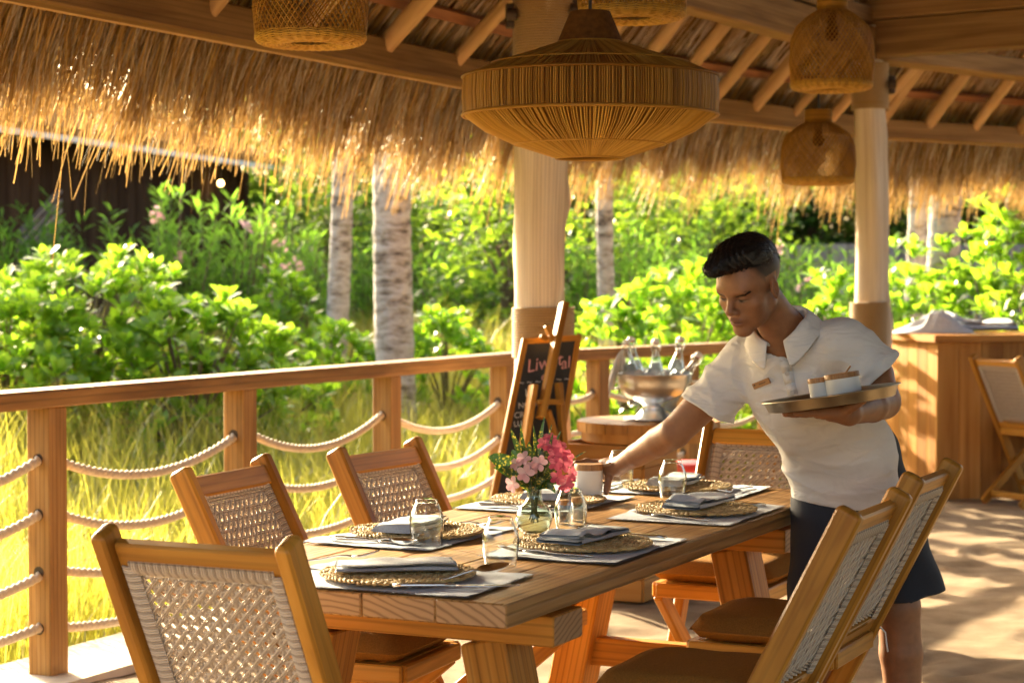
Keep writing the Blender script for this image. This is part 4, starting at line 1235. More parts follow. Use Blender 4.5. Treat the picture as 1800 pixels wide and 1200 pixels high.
# ------------------------------------------------------------------ easel with a chalkboard menu
ez = 8.5
eb = at(945, 880, ez); easel_o = empty('menu_easel', (eb.x, eb.y, 0)); tag(easel_o, 'wooden artist easel holding a chalkboard menu in front of the first column', 'easel')
ei = Vector((eb.x, eb.y, 0))
def ep(px, py, d=ez): return at(px, py, d) - ei
tl, tr, blc, brc = ep(922, 600, ez + .06), ep(1016, 594, ez + .16), ep(866, 878, ez - .10), ep(966, 886, ez + .0)
bn = (tr - tl).cross(blc - tl).normalized()
if bn.y > 0: bn = -bn
def quad_slab(name, a, b2, c, d, th, m, parent):
    mb = MB(); f = [a, b2, c, d]; mb.v += [p + bn * th / 2 for p in f] + [p - bn * th / 2 for p in f]
    mb.face((0, 1, 2, 3)); mb.face((7, 6, 5, 4))
    for i in range(4): j = (i + 1) % 4; mb.face((i, 4 + i, 4 + j, j))
    return mb.build(name, m, parent)
board = quad_slab('chalkboard', tl, tr, brc, blc, .012, M['slate'], easel_o)
for a, b2 in ((tl, tr), (tr, brc), (brc, blc), (blc, tl)):
    dd = (b2 - a).normalized(); MB().bar(a - dd * .012, b2 + dd * .012, .026, .024, up=bn, ch=.003).build('frame', M['teak'], board)
ex = (tr - tl).normalized(); ey = bn.cross(ex).normalized()
if ey.z < 0: ey = -ey
BM = Matrix((ex, ey, bn)).transposed().to_4x4()
def chalk(txt, px, py, size, m, shear=0.0, rot=0.0, d=ez):
    cu = bpy.data.curves.new('writing', 'FONT'); cu.body = txt; cu.size = size; cu.shear = shear; cu.extrude = .0004; cu.offset = -.0002
    tmp = bpy.data.objects.new('tmp', cu); col.objects.link(tmp); me = bpy.data.meshes.new_from_object(tmp.evaluated_get(bpy.context.evaluated_depsgraph_get())); bpy.data.objects.remove(tmp)
    me.materials.clear(); me.materials.append(m); o = link('writing', me, board)
    # slide on to the board's face
    p = ep(px, py, d); ray = (p + ei - Vector((0, 0, CAM_H))); n_ = bn; pl = tl + ei + bn * .0075
    t = (pl - Vector((0, 0, CAM_H))).dot(n_) / ray.dot(n_); p = Vector((0, 0, CAM_H)) + ray * t - ei
    o.matrix_local = Matrix.Translation(p) @ BM @ Matrix.Rotation(R_(rot), 4, 'Z')
    return o
chalk('Liwet', 926, 655, .078, M['pink_chalk'], .35, 8)
chalk('al', 986, 649, .072, M['pink_chalk'], .35, 8)
chalk('e', 950, 668, .05, M['pink_chalk'], .35, 0)
chalk('~ ~ ~', 912, 678, .045, M['chalk'], 0, 0); chalk('~ ~', 978, 672, .045, M['chalk'], 0, 0)
for t, px, py, sz in (('LI', 923, 697, .048), ('NOOK', 911, 718, .036), ('CRAB', 904, 735, .036), ('LUNA', 903, 750, .034)):
    chalk(t, px, py, sz, M['chalk'], .1, 2)
def ebar(a, b2, w, h, name='leg'): return MB().bar(a, b2, w, h, up=bn, ch=.003).build(name, M['teak'], easel_o)
f = -.05
ebar(ep(992, 532, ez + .06), ep(950, 735, ez - .10), .030, .050, 'mast')
ebar(ep(938, 676, ez - .06), ep(905, 882, ez - .16), .024, .062)
ebar(ep(982, 672, ez + .02), ep(1000, 890, ez + .02), .024, .045)
ebar(ep(962, 720, ez - .04), ep(1010, 880, ez + .05), .02, .04, 'brace')
ebar(ep(944, 706, ez - .10), ep(990, 706, ez - .06), .022, .022, 'cross_bar')
ebar(ep(960, 572, ez + .02), ep(974, 606, ez + .02), .020, .03, 'peg'); ebar(ep(950, 590, ez + .0), ep(962, 596, ez + .02), .02, .02, 'peg')
for (px, py, dx) in ((905, 882, -.16), (1000, 890, .02)):
    a = ep(px, py, ez + dx); b2 = Vector((a.x * 1.25, a.y - .06, .0)); ebar(a, b2, .024, .045)
a = ep(962, 640, ez + .25); ebar(a, Vector((a.x, a.y + .45, 0)), .024, .04, 'rear_leg')

# ------------------------------------------------------------------ drinks stand: round plank table, steel bowl, bottles
sp = at(1140, 738, 8.75); sxy = Vector((sp.x, sp.y, 0)); SZ = sp.z
st = empty('round_stand', sxy); tag(st, 'round plank-topped wooden stand on a square base, holding the steel bowl', 'stand')
ROUND = .315
for i in range(6):
    x0, x1 = -ROUND + i * ROUND / 3, -ROUND + (i + 1) * ROUND / 3 - .003; mb = MB(); n = 8; t_, b_ = [], []
    for k in range(n + 1):
        x = x0 + (x1 - x0) * k / n; y = math.sqrt(max(0, ROUND ** 2 - x * x)); t_.append((x, y)); b_.append((x, -y))
    ring = t_ + list(reversed(b_)); nn = len(ring); mb.v += [Vector((x, y, SZ)) for x, y in ring] + [Vector((x, y, SZ - .045)) for x, y in ring]
    mb.face(tuple(reversed(range(nn))), [(x, y) for x, y in reversed(ring)]); mb.face(tuple(range(nn, 2 * nn)), [(x, y) for x, y in ring])
    for k in range(nn): j = (k + 1) % nn; mb.face((k, j, nn + j, nn + k), [(k * .02, 0), (j * .02, 0), (j * .02, .045), (k * .02, .045)])
    o = mb.build('plank', M['bar'], st)
    o.rotation_euler = (0, 0, R_(-20))
mb = MB(); mb.lathe([(.295, SZ - .046), (.295, SZ - .085)], 48); mb.build('apron', M['bar'], st, True)
for i in range(7):
    z0 = (SZ - .09) / 7 * i; z1 = (SZ - .09) / 7 * (i + 1) - .002
    for a in range(4):
        an = R_(-25 + 90 * a); d = Vector((math.cos(an), math.sin(an), 0)); n_ = Vector((-d.y, d.x, 0))
        MB().bar(-d * .2 + n_ * .2 + up * ((z0 + z1) / 2) + Vector((-.14, 0, 0)), d * .2 + n_ * .2 + up * ((z0 + z1) / 2) + Vector((-.14, 0, 0)), .02, z1 - z0, ch=.002).build('base_board', M['bar'], st)
bp0 = at(1150, 733, 8.75); bowl = empty('steel_bowl', (bp0.x, bp0.y, SZ + .001)); tag(bowl, 'footed polished steel punch bowl on the round stand', 'bowl')
k = .165
prof = [(.0, .004), (.080, .0), (.092, .004), (.084, .012), (.060, .040), (.050, .062), (.060, .072), (.110, .092), (.145, .122), (.160, .160), (.165, .198), (.172, .2015), (.172, .205), (.160, .2035), (.154, .160), (.138, .125), (.10, .098), (0, .082)]
mb = MB(); mb.lathe(prof, 56); mb.build('bowl_body', M['steel'], bowl, True)
mb = MB(); mb.lathe([(.0, .003), (.125, .003), (.135, .008), (.13, .011), (.0, .007)], 40); mb.build('drip_plate', M['steel'], bowl, True)
for sx in (-1, 1):
    mb = MB(); mb.tube([(sx * .165, 0, .165), (sx * .19, 0, .17), (sx * .196, 0, .15), (sx * .185, 0, .135), (sx * .158, 0, .14)], .007, 8); mb.build('handle', M['steel'], bowl, True)
m, n, l, b = mat('ice'); M['ice'] = m
b.inputs['Base Color'].default_value = (.88, .92, .93, 1); b.inputs['Roughness'].default_value = .25; b.inputs['Transmission Weight'].default_value = .2
mb = MB(); ri = random.Random(8)
for i in range(70):
    a, q = ri.uniform(0, 6.28), .145 * math.sqrt(ri.random()); c = Vector((q * math.cos(a), q * math.sin(a), .185 + ri.uniform(-.01, .018))); e_ = Euler((ri.uniform(0, 3), ri.uniform(0, 3), ri.uniform(0, 3))).to_matrix()
    h = ri.uniform(.013, .02); mb.bar(c - e_ @ Vector((h, 0, 0)), c + e_ @ Vector((h, 0, 0)), h * 2, h * 2, up=e_ @ Vector((0, 0, 1)), ch=.003)
ic = mb.build('ice', M['ice'], bowl); ic['kind'] = 'stuff'
def bottle_tree(loc, rot, label):
    e = empty('swing_top_bottle', loc); e.rotation_euler = rot; tag(e, label, 'bottle', 'swing-top bottles in the bowl')
    pr = [(0, 0), (.036, 0), (.040, .006), (.040, .13), (.034, .16), (.019, .205), (.0145, .235), (.0145, .255), (.018, .258), (.018, .268), (.012, .270)]
    mb = MB(); mb.lathe(pr + [(max(r_ - .003, 0), z_ if z_ > .01 else z_ + .004) for r_, z_ in reversed(pr)], 24); mb.build('glass_body', M['bottle'], e, True)
    mb = MB(); mb.lathe([(0, .005), (.0365, .006), (.0365, .125), (.031, .155), (.02, .185), (0, .185)], 20); mb.build('contents', M['ice'], e, True)
    mb = MB(); mb.lathe([(.013, .269), (.0155, .272), (.0155, .283), (.010, .290), (0, .290)], 16); mb.build('stopper', M['ceramic'], e, True)
    mb = MB(); mb.lathe([(.0135, .266), (.0165, .268), (.0135, .270)], 14); mb.build('rubber_seal', M['red'], e, True)
    mb = MB()
    for sx in (-1, 1): mb.tube([(sx * .0165, 0, .232), (sx * .023, 0, .255), (sx * .019, 0, .280), (0, 0, .286)], .0013, 5)
    mb.tube([(0, -.016, .245), (.0, -.024, .225), (0, -.017, .215)], .0013, 5); mb.build('wire_bail', M['steel'], e, True)
b0 = Vector((bp0.x, bp0.y, SZ))
for (dx, dy, dz, rx, ry, lab) in ((-.075, .0, .066, 0, -10, 'glass bottle tilted over the left rim of the steel bowl'),
                                  (-.060, .05, .078, -6, -8, 'upright glass bottle second from the left in the steel bowl'),
                                  (.005, .0, .070, 4, 0, 'glass bottle with a red seal in the middle of the steel bowl'),
                                  (.080, .04, .080, -6, 9, 'tallest glass bottle at the right back of the steel bowl'),
                                  (.050, -.04, .050, 8, 30, 'glass bottle slanting to the right rim of the steel bowl')):
    bottle_tree(b0 + Vector((dx, dy, dz)), (R_(rx), R_(ry), 0), lab)
# service cloth over the left rim
mb = MB(); nx, ny = 18, 14; g = []
apex = at(1094, 614, 8.68) - b0
for i in range(nx + 1):
    row = []
    for j in range(ny + 1):
        t = j / ny; a = -1.0 + 2.2 * i / nx; wob = .012 * math.sin(i * 1.9) * t
        x = apex.x - .075 * t * math.cos(a * .8) * (.65 + .5 * (1 - i / nx)) + .055 * t * (i / nx); y = apex.y + .08 * t * math.sin(a) + wob; z = apex.z - (.045 * t + .145 * t * t) * (.82 + .2 * math.cos(i * .7)) * (1.1 - .42 * i / nx)
        row.append(len(mb.v)); mb.v.append(Vector((x, y, z)))
    g.append(row)
for i in range(nx):
    for j in range(ny): mb.face((g[i][j], g[i + 1][j], g[i + 1][j + 1], g[i][j + 1]))
o = mb.build('service_cloth', M['ceramic'], None, True, loc=b0); tag(o, 'thin white cloth draped over a bottle at the left rim of the bowl', 'cloth')
so = o.modifiers.new('thickness', 'SOLIDIFY'); so.thickness = .002
# tongs on the stand
mb = MB()
for sg in (-1, 1): mb.tube([(-.03, sg * .012, .006), (.03, sg * .010, .012), (.075, sg * .004, .008), (.09, 0, .008)], .004, 6)
o = mb.build('serving_tongs', M['steel'], None, True, loc=(at(1108, 726, 8.6).x, at(1108, 726, 8.6).y, SZ + .001), rot=(0, 0, R_(-10))); tag(o, 'small steel tongs lying on the round stand beside the bowl', 'tongs')
# red stool beyond
rs = at(1212, 812, 9.6); rst = empty('red_stool', (rs.x, rs.y, 0)); tag(rst, 'low red plastic stool beyond the waiter\'s outstretched arm', 'stool')
mb = MB(); mb.lathe([(0, rs.z), (.13, rs.z), (.15, rs.z - .008), (.155, rs.z - .03), (.145, rs.z - .04), (.0, rs.z - .03)], 32); mb.build('seat', M['red'], rst, True)
for a in range(4):
    an = R_(45 + 90 * a); MB().bar((.12 * math.cos(an), .12 * math.sin(an), rs.z - .03), (.17 * math.cos(an), .17 * math.sin(an), 0), .045, .02, up=(math.cos(an), math.sin(an), 0), ch=.004).build('leg', M['red'], rst)
mb = MB(); ring_tube(mb, .14, rs.z * .5, .012, 32, 6); mb.build('ring', M['red'], rst, True)

# ------------------------------------------------------------------ the bar counter
bl = at(1570, 872, 12.6)
bar = empty('bar_counter', (bl.x, bl.y, 0)); tag(bar, 'honey-coloured plank bar counter with a rounded end, right of the second column', 'bar')
BH = .985
path = []
# plan: a canted short end then the long curved front, as seen from above
P0 = at(1562, 870, 13.1); P1 = at(1646, 878, 12.45); 
plan = [Vector((P0.x - .05, P0.y + .55, 0)), Vector((P0.x, P0.y, 0)), Vector((P1.x, P1.y, 0))]
dv = Vector((1, .17, 0)).normalized(); p = plan[-1].copy()
for i in range(10):
    dv = (Matrix.Rotation(R_(3.0), 3, 'Z') @ dv); p = p + dv * .30; plan.append(p.copy())
for a, b2 in zip(plan[:-1], plan[1:]):
    L = (b2 - a).length; nb = max(2, round(L / .125)); dd = (b2 - a).normalized(); nn = Vector((dd.y, -dd.x, 0))
    for i in range(nb):
        s0, s1 = L * i / nb, L * (i + 1) / nb - .003; c = a + dd * ((s0 + s1) / 2) - nn * .015 + nn * random.uniform(-.0015, .0015)
        under(bar, MB().bar(c, c + up * BH, s1 - s0, .03, up=nn, ch=.002).build('board', M['bar']))
back = [q + Vector((.12, .75, 0)) for q in plan]
mb = MB(); outer = [q + Vector((-.03, -.06, 0)) for q in plan]; ring = outer + list(reversed(back)); nn_ = len(ring)
mb.v += [q + up * (BH + .045) for q in ring] + [q + up * (BH + .002) for q in ring]
for k in range(nn_): j = (k + 1) % nn_; mb.face((k, j, nn_ + j, nn_ + k), [(0, k * .3), (0, k * .3 + .3), (.045, k * .3 + .3), (.045, k * .3)])
m2 = len(outer)
for i in range(m2 - 1):
    q = (i, i + 1, nn_ - 2 - i, nn_ - 1 - i); mb.face(tuple(reversed(q)), [(0, i * .3), (.8, i * .3), (.8, i * .3 + .3), (0, i * .3 + .3)]); mb.face(tuple(x + nn_ for x in q), [(0, i * .3), (0, i * .3 + .3), (.8, i * .3 + .3), (.8, i * .3)])
under(bar, mb.build('counter_top', M['bar']))
mb = MB()
for a, b2 in zip(plan[1:-1], plan[2:]): mb.bar(a + Vector((.02, .04, .03)), b2 + Vector((.02, .04, .03)), .05, .06)
under(bar, mb.build('plinth', M['rattan_dark']))
def cloth_heap(px, py, d, lx, ly, hz, seed, name, label, flat=False):
    p = at(px, py, d); nx, ny = 90, 60; a = np.linspace(-1, 1, nx); c = np.linspace(-1, 1, ny); X, Y = np.meshgrid(a, c)
    H = hz * np.clip(1 - np.abs(X) ** (6 if flat else 2.2), 0, 1) * np.clip(1 - np.abs(Y) ** (6 if flat else 2), 0, 1)
    H = H * (1 + (.08 if flat else .55) * wave_noise(X, Y, seed, 4.2, 4)) + (.005 if flat else .012) * np.abs(wave_noise(X, Y, seed + 1, 9, 3)) * (H > .01)
    V = np.stack([X * lx, Y * ly, np.maximum(H, .002)], -1); idx = np.arange(X.size).reshape(X.shape)
    F = np.stack([idx[:-1, :-1], idx[:-1, 1:], idx[1:, 1:], idx[1:, :-1]], -1).reshape(-1, 4)
    o = link(name, np_mesh(name, V, F, M['towel'], True), None, (p.x, p.y, BH + .047)); tag(o, label, 'towel'); return o
p = at(1712, 594, 13.05)
fc = link('folded_cloth', napkin_mesh(True, 2.2), None, (p.x, p.y, BH + .046), (0, 0, R_(8))); fc.scale = (2.0, 2.6, 3.4); fc.data.materials[0] = M['towel']
tag(fc, 'flat-folded grey cloth pile on the bar top right of the crumpled one', 'towel')
p = at(1640, 596, 12.85); nx, ny = 110, 70; X, Y = np.meshgrid(np.linspace(-1, 1, nx), np.linspace(-1, 1, ny))
body_ = np.clip(1 - np.abs(X) ** 2.0, 0, 1) ** .8 * np.clip(1 - np.abs(Y) ** 2, 0, 1)
rid = 1 - np.abs(np.sin(3.1 * X + 5.0 * Y + 1.4 * np.sin(4 * Y + 2 * X))) ; rid2 = 1 - np.abs(np.sin(7.0 * X - 4.0 * Y + 1.1 * np.sin(6 * X)))
H = body_ * (.035 + .085 * np.exp(-((X - .15) / .45) ** 2) + .030 * rid + .016 * rid2)
idx = np.arange(X.size).reshape(X.shape); F = np.stack([idx[:-1, :-1], idx[:-1, 1:], idx[1:, 1:], idx[1:, :-1]], -1).reshape(-1, 4)
o = link('crumpled_cloth', np_mesh('crumpled_cloth', np.stack([X * .27 + .02 * Y, Y * .14, np.maximum(H, .002)], -1), F, M['towel'], True), None, (p.x, p.y, BH + .047))
tag(o, 'crumpled grey-blue cloth heaped on the left of the bar top', 'towel')

# ------------------------------------------------------------------ garden: tall grass, shrubs, palms, hut, fence
r = np.random.default_rng(31)
def scatter_grass(cnt, r, o0, o1, s0, s1):
    s = r.uniform(s0, s1, cnt); o_ = -(o0 + (o1 - o0) * r.random(cnt) ** 1.25)
    D = np.array(DIRS[0][:]); N = np.array(NORM[0][:]); P = np.array(LINE[0][:])
    return P + D * s[:, None] + N * o_[:, None]
cl = scatter_grass(2600, r, .34, 9.0, 6.5, 24)                     # tussock centres
which = r.integers(0, len(cl), 74000); B = cl[which] + np.c_[r.normal(0, .11, (74000, 2)), np.zeros(74000)]
far = scatter_grass(9000, r, .4, 10, 6.5, 26); B = np.concatenate([B, far])
B = B[inside(B[:, 0], B[:, 1]) < -.27]
n_ = len(B); B[:, 2] = rise(B[:, 0], B[:, 1]) - .02
Hh = r.uniform(.34, .74, n_) * (1 + .25 * wave_noise(B[:, 0], B[:, 1], 4, 1.2, 2))
lean = np.c_[r.normal(0, .22, (n_, 2)), np.zeros(n_)] * Hh[:, None]
mid = B + lean * .25; mid[:, 2] += Hh * .75
tip = B + lean * 1.3; tip[:, 2] += Hh * r.uniform(.8, 1.1, n_)
S = np.c_[unit(r.normal(0, 1, (n_, 2))), np.zeros(n_)]
V, F = blades(B, mid, tip, S, r.uniform(.005, .010, n_), 3, .12)
o = link('tall_grass', np_mesh('tall_grass', V, F, M['grass'])); tag(o, 'tall yellow-green backlit grass growing outside the rope railing', 'grass', kind='stuff')

def shrub(name, px, d, top, rad, kind, label, group, seed, squash=1.0, flowers=None):
    r = np.random.default_rng(seed)
    p = at(px, 600, d); gz = float(rise(p.x, p.y)) - .04; root = empty(name, (p.x, p.y, gz)); tag(root, label, 'shrub', group)
    H = top - gz
    Vs, Fs = [], []; base = 0; stems = MB(); fl = []
    if kind == 'rosette':                                          # spoon leaves in rosettes at the branch tips
        nr = int(125 * (rad / .6) ** 1.4)
        for i in range(nr):
            a = r.uniform(0, 6.2832); z = r.uniform(.12, 1) ** .75
            q = rad * math.sqrt(max(.02, 1 - (max(0, z - .35) / .68) ** 2)) * r.uniform(.55, 1.08)
            c = np.array([q * math.cos(a), q * math.sin(a) * squash, H * z * r.uniform(.88, 1.06)])
            ax = unit(np.array([c[0] / rad, c[1] / rad, .9 + z]) + r.normal(0, .25, 3))
            k = r.integers(9, 14); t = unit(np.cross(ax, r.normal(0, 1, 3))); bt = np.cross(ax, t)
            an = np.arange(k) * 2.4 + r.uniform(0, 6); tilt = np.linspace(.15, 1.05, k) + r.normal(0, .12, k)
            Dv = ax * np.cos(tilt)[:, None] + (t * np.cos(an)[:, None] + bt * np.sin(an)[:, None]) * np.sin(tilt)[:, None]
            Nn = unit(ax - Dv * (Dv @ ax)[:, None] + r.normal(0, .15, (k, 3))); Nn = unit(Nn - Dv * (Nn * Dv).sum(1)[:, None])
            L = r.uniform(.10, .165, k) * np.linspace(.75, 1.15, k)
            V, F = leaves(np.repeat(c[None], k, 0) - ax * .02, Dv, Nn, L, L * r.uniform(.34, .44, k), .16, (.4, .78))
            Vs.append(V); Fs.append(F + base); base += len(V)
            if i % 4 == 0: stems.tube([(0, 0, .0), (c[0] * .35, c[1] * .35, c[2] * .55), tuple(c)], [.016, .010, .005], 5)
    elif kind == 'oleander':                                       # upright whippy stems with narrow leaves
        ns = int(70 * (rad / .6) ** 1.3)
        for i in range(ns):
            a = r.uniform(0, 6.2832); q = rad * math.sqrt(r.random()); hh = H * r.uniform(.55, 1.05) * (1 - .30 * (q / rad) ** 2)
            b0 = np.array([q * .35 * math.cos(a), q * .35 * math.sin(a) * squash, 0]); t0 = np.array([q * math.cos(a), q * math.sin(a) * squash, hh])
            if i % 2 == 0: stems.tube([tuple(b0), tuple((b0 + t0) / 2 + np.array([0, 0, hh * .08])), tuple(t0)], [.012, .008, .003], 5)
            k = int(46 * hh / 2); tt = r.uniform(.30, 1.0, k) ** .8
            c = b0 + (t0 - b0) * tt[:, None] + r.normal(0, .015, (k, 3)); an = r.uniform(0, 6.28, k); el = r.uniform(.35, 1.15, k)
            Dv = np.c_[np.cos(an) * np.cos(el), np.sin(an) * np.cos(el), np.sin(el)]
            Nn = unit(np.array([0, 0, 1.0]) - Dv * Dv[:, 2:3] + r.normal(0, .2, (k, 3))); Nn = unit(Nn - Dv * (Nn * Dv).sum(1)[:, None])
            L = r.uniform(.10, .17, k); V, F = leaves(c, Dv, Nn, L, L * .17, .15, (.3, .6)); Vs.append(V); Fs.append(F + base); base += len(V)
            if flowers and i % 9 == 0: fl.append(t0)
    else:                                                          # branching tree-like shrub: leaf clumps through the crown
        nc = int(110 * (rad / .9) ** 1.6 * max(.8, H / 2.6))
        for i in range(nc):
            a = r.uniform(0, 6.2832); z = r.uniform(.10, 1.0)
            q = rad * r.uniform(.3, 1.08) * math.sqrt(max(.05, 1 - (max(0, z - .45) / .58) ** 2))
            c0 = np.array([q * math.cos(a), q * math.sin(a) * squash, H * z]); k = r.integers(20, 34); sg = r.uniform(.09, .20)
            c = c0 + r.normal(0, sg, (k, 3)); an = r.uniform(0, 6.28, k); el = r.uniform(-.5, .9, k)
            Dv = np.c_[np.cos(an) * np.cos(el), np.sin(an) * np.cos(el), np.sin(el)]
            Nn = unit(np.array([0, 0, 1.0]) - Dv * Dv[:, 2:3] + r.normal(0, .35, (k, 3))); Nn = unit(Nn - Dv * (Nn * Dv).sum(1)[:, None])
            L = r.uniform(.09, .16, k) * (1.25 if kind == 'hedge' else 1); V, F = leaves(c, Dv, Nn, L, L * .46, .2, (.35, .7)); Vs.append(V); Fs.append(F + base); base += len(V)
            if i % 6 == 0: stems.tube([(0, 0, 0), (c0[0] * .3, c0[1] * .3, c0[2] * .6), tuple(c0)], [.05, .025, .008], 5)
    mname = {'rosette': 'scaevola', 'oleander': 'oleander', 'broad': 'broad', 'hedge': 'hedge'}[kind]
    f = link('foliage', np_mesh('foliage', np.concatenate(Vs), np.concatenate(Fs), M[mname], True), root); f['kind'] = 'stuff'
    stems.build('stems', M['bark'], root, True)
    for t0 in fl[:6]:
        mb = MB()
        for k in range(9):
            c = Vector(t0) + Vector(r.normal(0, .03, 3)); nrm = Vector((r.normal(), -1, r.normal())).normalized(); q = nrm.to_track_quat('Z', 'Y').to_matrix(); b = len(mb.v); mb.v += [c + q @ Vector((.028 * math.cos(1.2566 * j), .028 * math.sin(1.2566 * j), .006)) for j in range(5)] + [c]
            for j in range(5): mb.face((b + j, b + (j + 1) % 5, b + 5))
        mb.build('blossom_cluster', M[flowers], root, True)
    return root
G1, G2, G3, G4 = 'glossy sea-lettuce bushes', 'oleander bushes', 'leafy garden trees', 'dark trees at the back'
S_ = [(150, 13.4, 1.50, .95, 'tallest glossy light green bush beyond the railing at the left'), (8, 12.6, 1.28, .70, 'glossy light green bush at the left edge of the picture'),
      (335, 13.0, 1.22, .70, 'glossy light green bush above the railing between the first two posts'), (448, 13.6, 1.02, .50, 'low glossy bush above the second railing post'),
      (596, 15.0, 1.04, .36, 'low glossy bush just left of the thick palm trunk'), (787, 15.2, 1.10, .38, 'small upright glossy bush just right of the thick palm trunk'),
      (500, 16.4, 1.48, .34, 'narrow mid-green bush left of the thin palm trunk'), (1085, 14.0, 1.26, .50, 'glossy bush right of the first column, above the bottles'),
      (1195, 14.6, 1.48, .52, 'sparkling backlit bush left of the waiter\'s head'), (1285, 15.0, 1.20, .45, 'glossy bush behind the waiter\'s face'),
      (1465, 15.6, 1.42, .45, 'bright yellow-green bush above the waiter\'s shoulder'), (1592, 16.0, 1.58, .55, 'bright backlit bush right of the second column'),
      (1690, 15.4, 1.60, .52, 'bright backlit bush in front of the ringed palm trunk'), (1775, 15.0, 1.92, .60, 'tallest bright backlit bush at the right edge'), (1850, 14.4, 1.55, .6, 'glossy bush half out of frame above the bar end')]
for i, (px, d, top, rad, lab) in enumerate(S_): shrub('sea_lettuce_bush', px, d, top, rad, 'rosette', lab, G1, 200 + i)
O_ = [(85, 17.4, 2.25, .42, 'narrow dark oleander in front of the dark hut wall'), (10, 16.8, 1.85, .45, 'oleander at the far left against the hut wall'), (292, 16.8, 2.20, .62, 'broad oleander right of the hut wall with a pink bloom'),
      (405, 17.2, 2.12, .65, 'full oleander in the middle of the left background'), (520, 18.4, 2.02, .62, 'oleander left of the thin palm trunk'), (640, 20.5, 2.0, .6, 'oleander between the two palm trunks'),
      (810, 20.5, 1.80, .75, 'shaded oleander right of the thick palm trunk'), (1020, 18.2, 1.78, .5, 'oleander with red bloom behind the first column'), (1110, 18.6, 1.9, .65, 'oleander behind the slim far palm trunk'),
      (1230, 19.5, 1.85, .7, 'oleander right of the slim far palm trunk'), (1420, 19.6, 1.80, .6, 'oleander in front of the grey fence'), (1545, 20.0, 1.7, .6, 'oleander behind the second column')]
for i, (px, d, top, rad, lab) in enumerate(O_): shrub('oleander_bush', px, d, top, rad, 'oleander', lab, G2, 300 + i, flowers={2: 'pink', 7: 'magenta', 10: 'pink', 3: 'pink'}.get(i))
T_ = [(905, 19.5, 2.45, .85, 'sunlit yellow-green broadleaf shrub left of the first column'), (575, 23.0, 3.0, .75, 'bright leafy tree top behind the thin palm trunk'), (760, 22.5, 2.3, .9, 'leafy shrub behind the thick palm trunk'),
      (1040, 21.0, 2.6, .8, 'sunlit leafy tree right of the first column'), (1165, 22.0, 2.5, .9, 'leafy tree left of the waiter under the fringe'), (1300, 23.5, 2.7, .9, 'leafy tree above the waiter\'s head')]
for i, (px, d, top, rad, lab) in enumerate(T_): shrub('leafy_tree', px, d, top, rad, 'broad', lab, G3, 400 + i)
H_ = [(350, 27, 3.9), (520, 29, 4.4), (690, 28, 3.8), (850, 27.5, 3.4), (1000, 29, 4.3), (1140, 28, 4.0), (1280, 29.5, 4.4), (1420, 28.5, 4.1), (1560, 29, 4.4), (1700, 27.5, 4.2), (1840, 27, 4.3)]
words = ['behind the hut corner', 'above the left oleanders', 'behind the thick palm', 'left of the first column', 'behind the first column', 'right of the slim far palm', 'above the waiter', 'behind the grey fence, left part', 'behind the second column', 'behind the ringed palm', 'at the far right']
for i, (px, d, top) in enumerate(H_): shrub('background_tree', px, d, top, 1.35, 'hedge', 'dark dense tree at the back of the garden ' + words[i], G4, 500 + i)

m, n, l, b = mat('palm_bark'); M['palm'] = m
tc = n.new('ShaderNodeTexCoord'); mp = n.new('ShaderNodeMapping'); mp.inputs['Scale'].default_value = (7, 7, 20); l.new(tc.outputs['Object'], mp.inputs[0])
no = n.new('ShaderNodeTexNoise'); no.inputs['Scale'].default_value = 1; no.inputs['Detail'].default_value = 7; no.inputs['Roughness'].default_value = .65; l.new(mp.outputs[0], no.inputs['Vector'])
rp = ramp(n, [(.34, (.07, .05, .035)), (.43, (.30, .25, .20)), (.55, (.50, .45, .40)), (.8, (.62, .58, .53))]); l.new(no.outputs[0], rp.inputs[0]); l.new(rp.outputs[0], b.inputs['Base Color'])
bp = n.new('ShaderNodeBump'); bp.inputs['Distance'].default_value = .03; l.new(no.outputs[0], bp.inputs['Height']); l.new(bp.outputs[0], b.inputs['Normal']); b.inputs['Roughness'].default_value = .9
# one crown of fronds, shared
mb_v, mb_f = [], []; base = 0; r = np.random.default_rng(77)
for k in range(13):
    a = 6.2832 * k / 13 + r.uniform(-.2, .2); el = r.uniform(.1, .9); L = r.uniform(1.6, 2.1); t = np.linspace(.08, 1, 46)
    rad_ = L * t * math.cos(el); zz = L * t * math.sin(el) - 1.1 * t * t * L * .55
    C = np.c_[rad_ * math.cos(a), rad_ * math.sin(a), zz]; side = np.array([-math.sin(a), math.cos(a), 0]); fw = np.array([math.cos(a), math.sin(a), -.3])
    for sg in (-1, 1):
        Dv = unit(side * sg * .8 + fw * .6 + np.array([0, 0, -.35]) + r.normal(0, .06, (46, 3))); Nn = unit(np.cross(Dv, fw) * sg); Ln = .42 * np.sin(np.pi * np.clip(t * .92 + .06, 0, 1)) + .05
        V, F = leaves(C, Dv, Nn, Ln, np.full(46, .035), .1, (.3, .6)); mb_v.append(V); mb_f.append(F + base); base += len(V)
crown_me = np_mesh('crown', np.concatenate(mb_v), np.concatenate(mb_f), M['broad'], True)
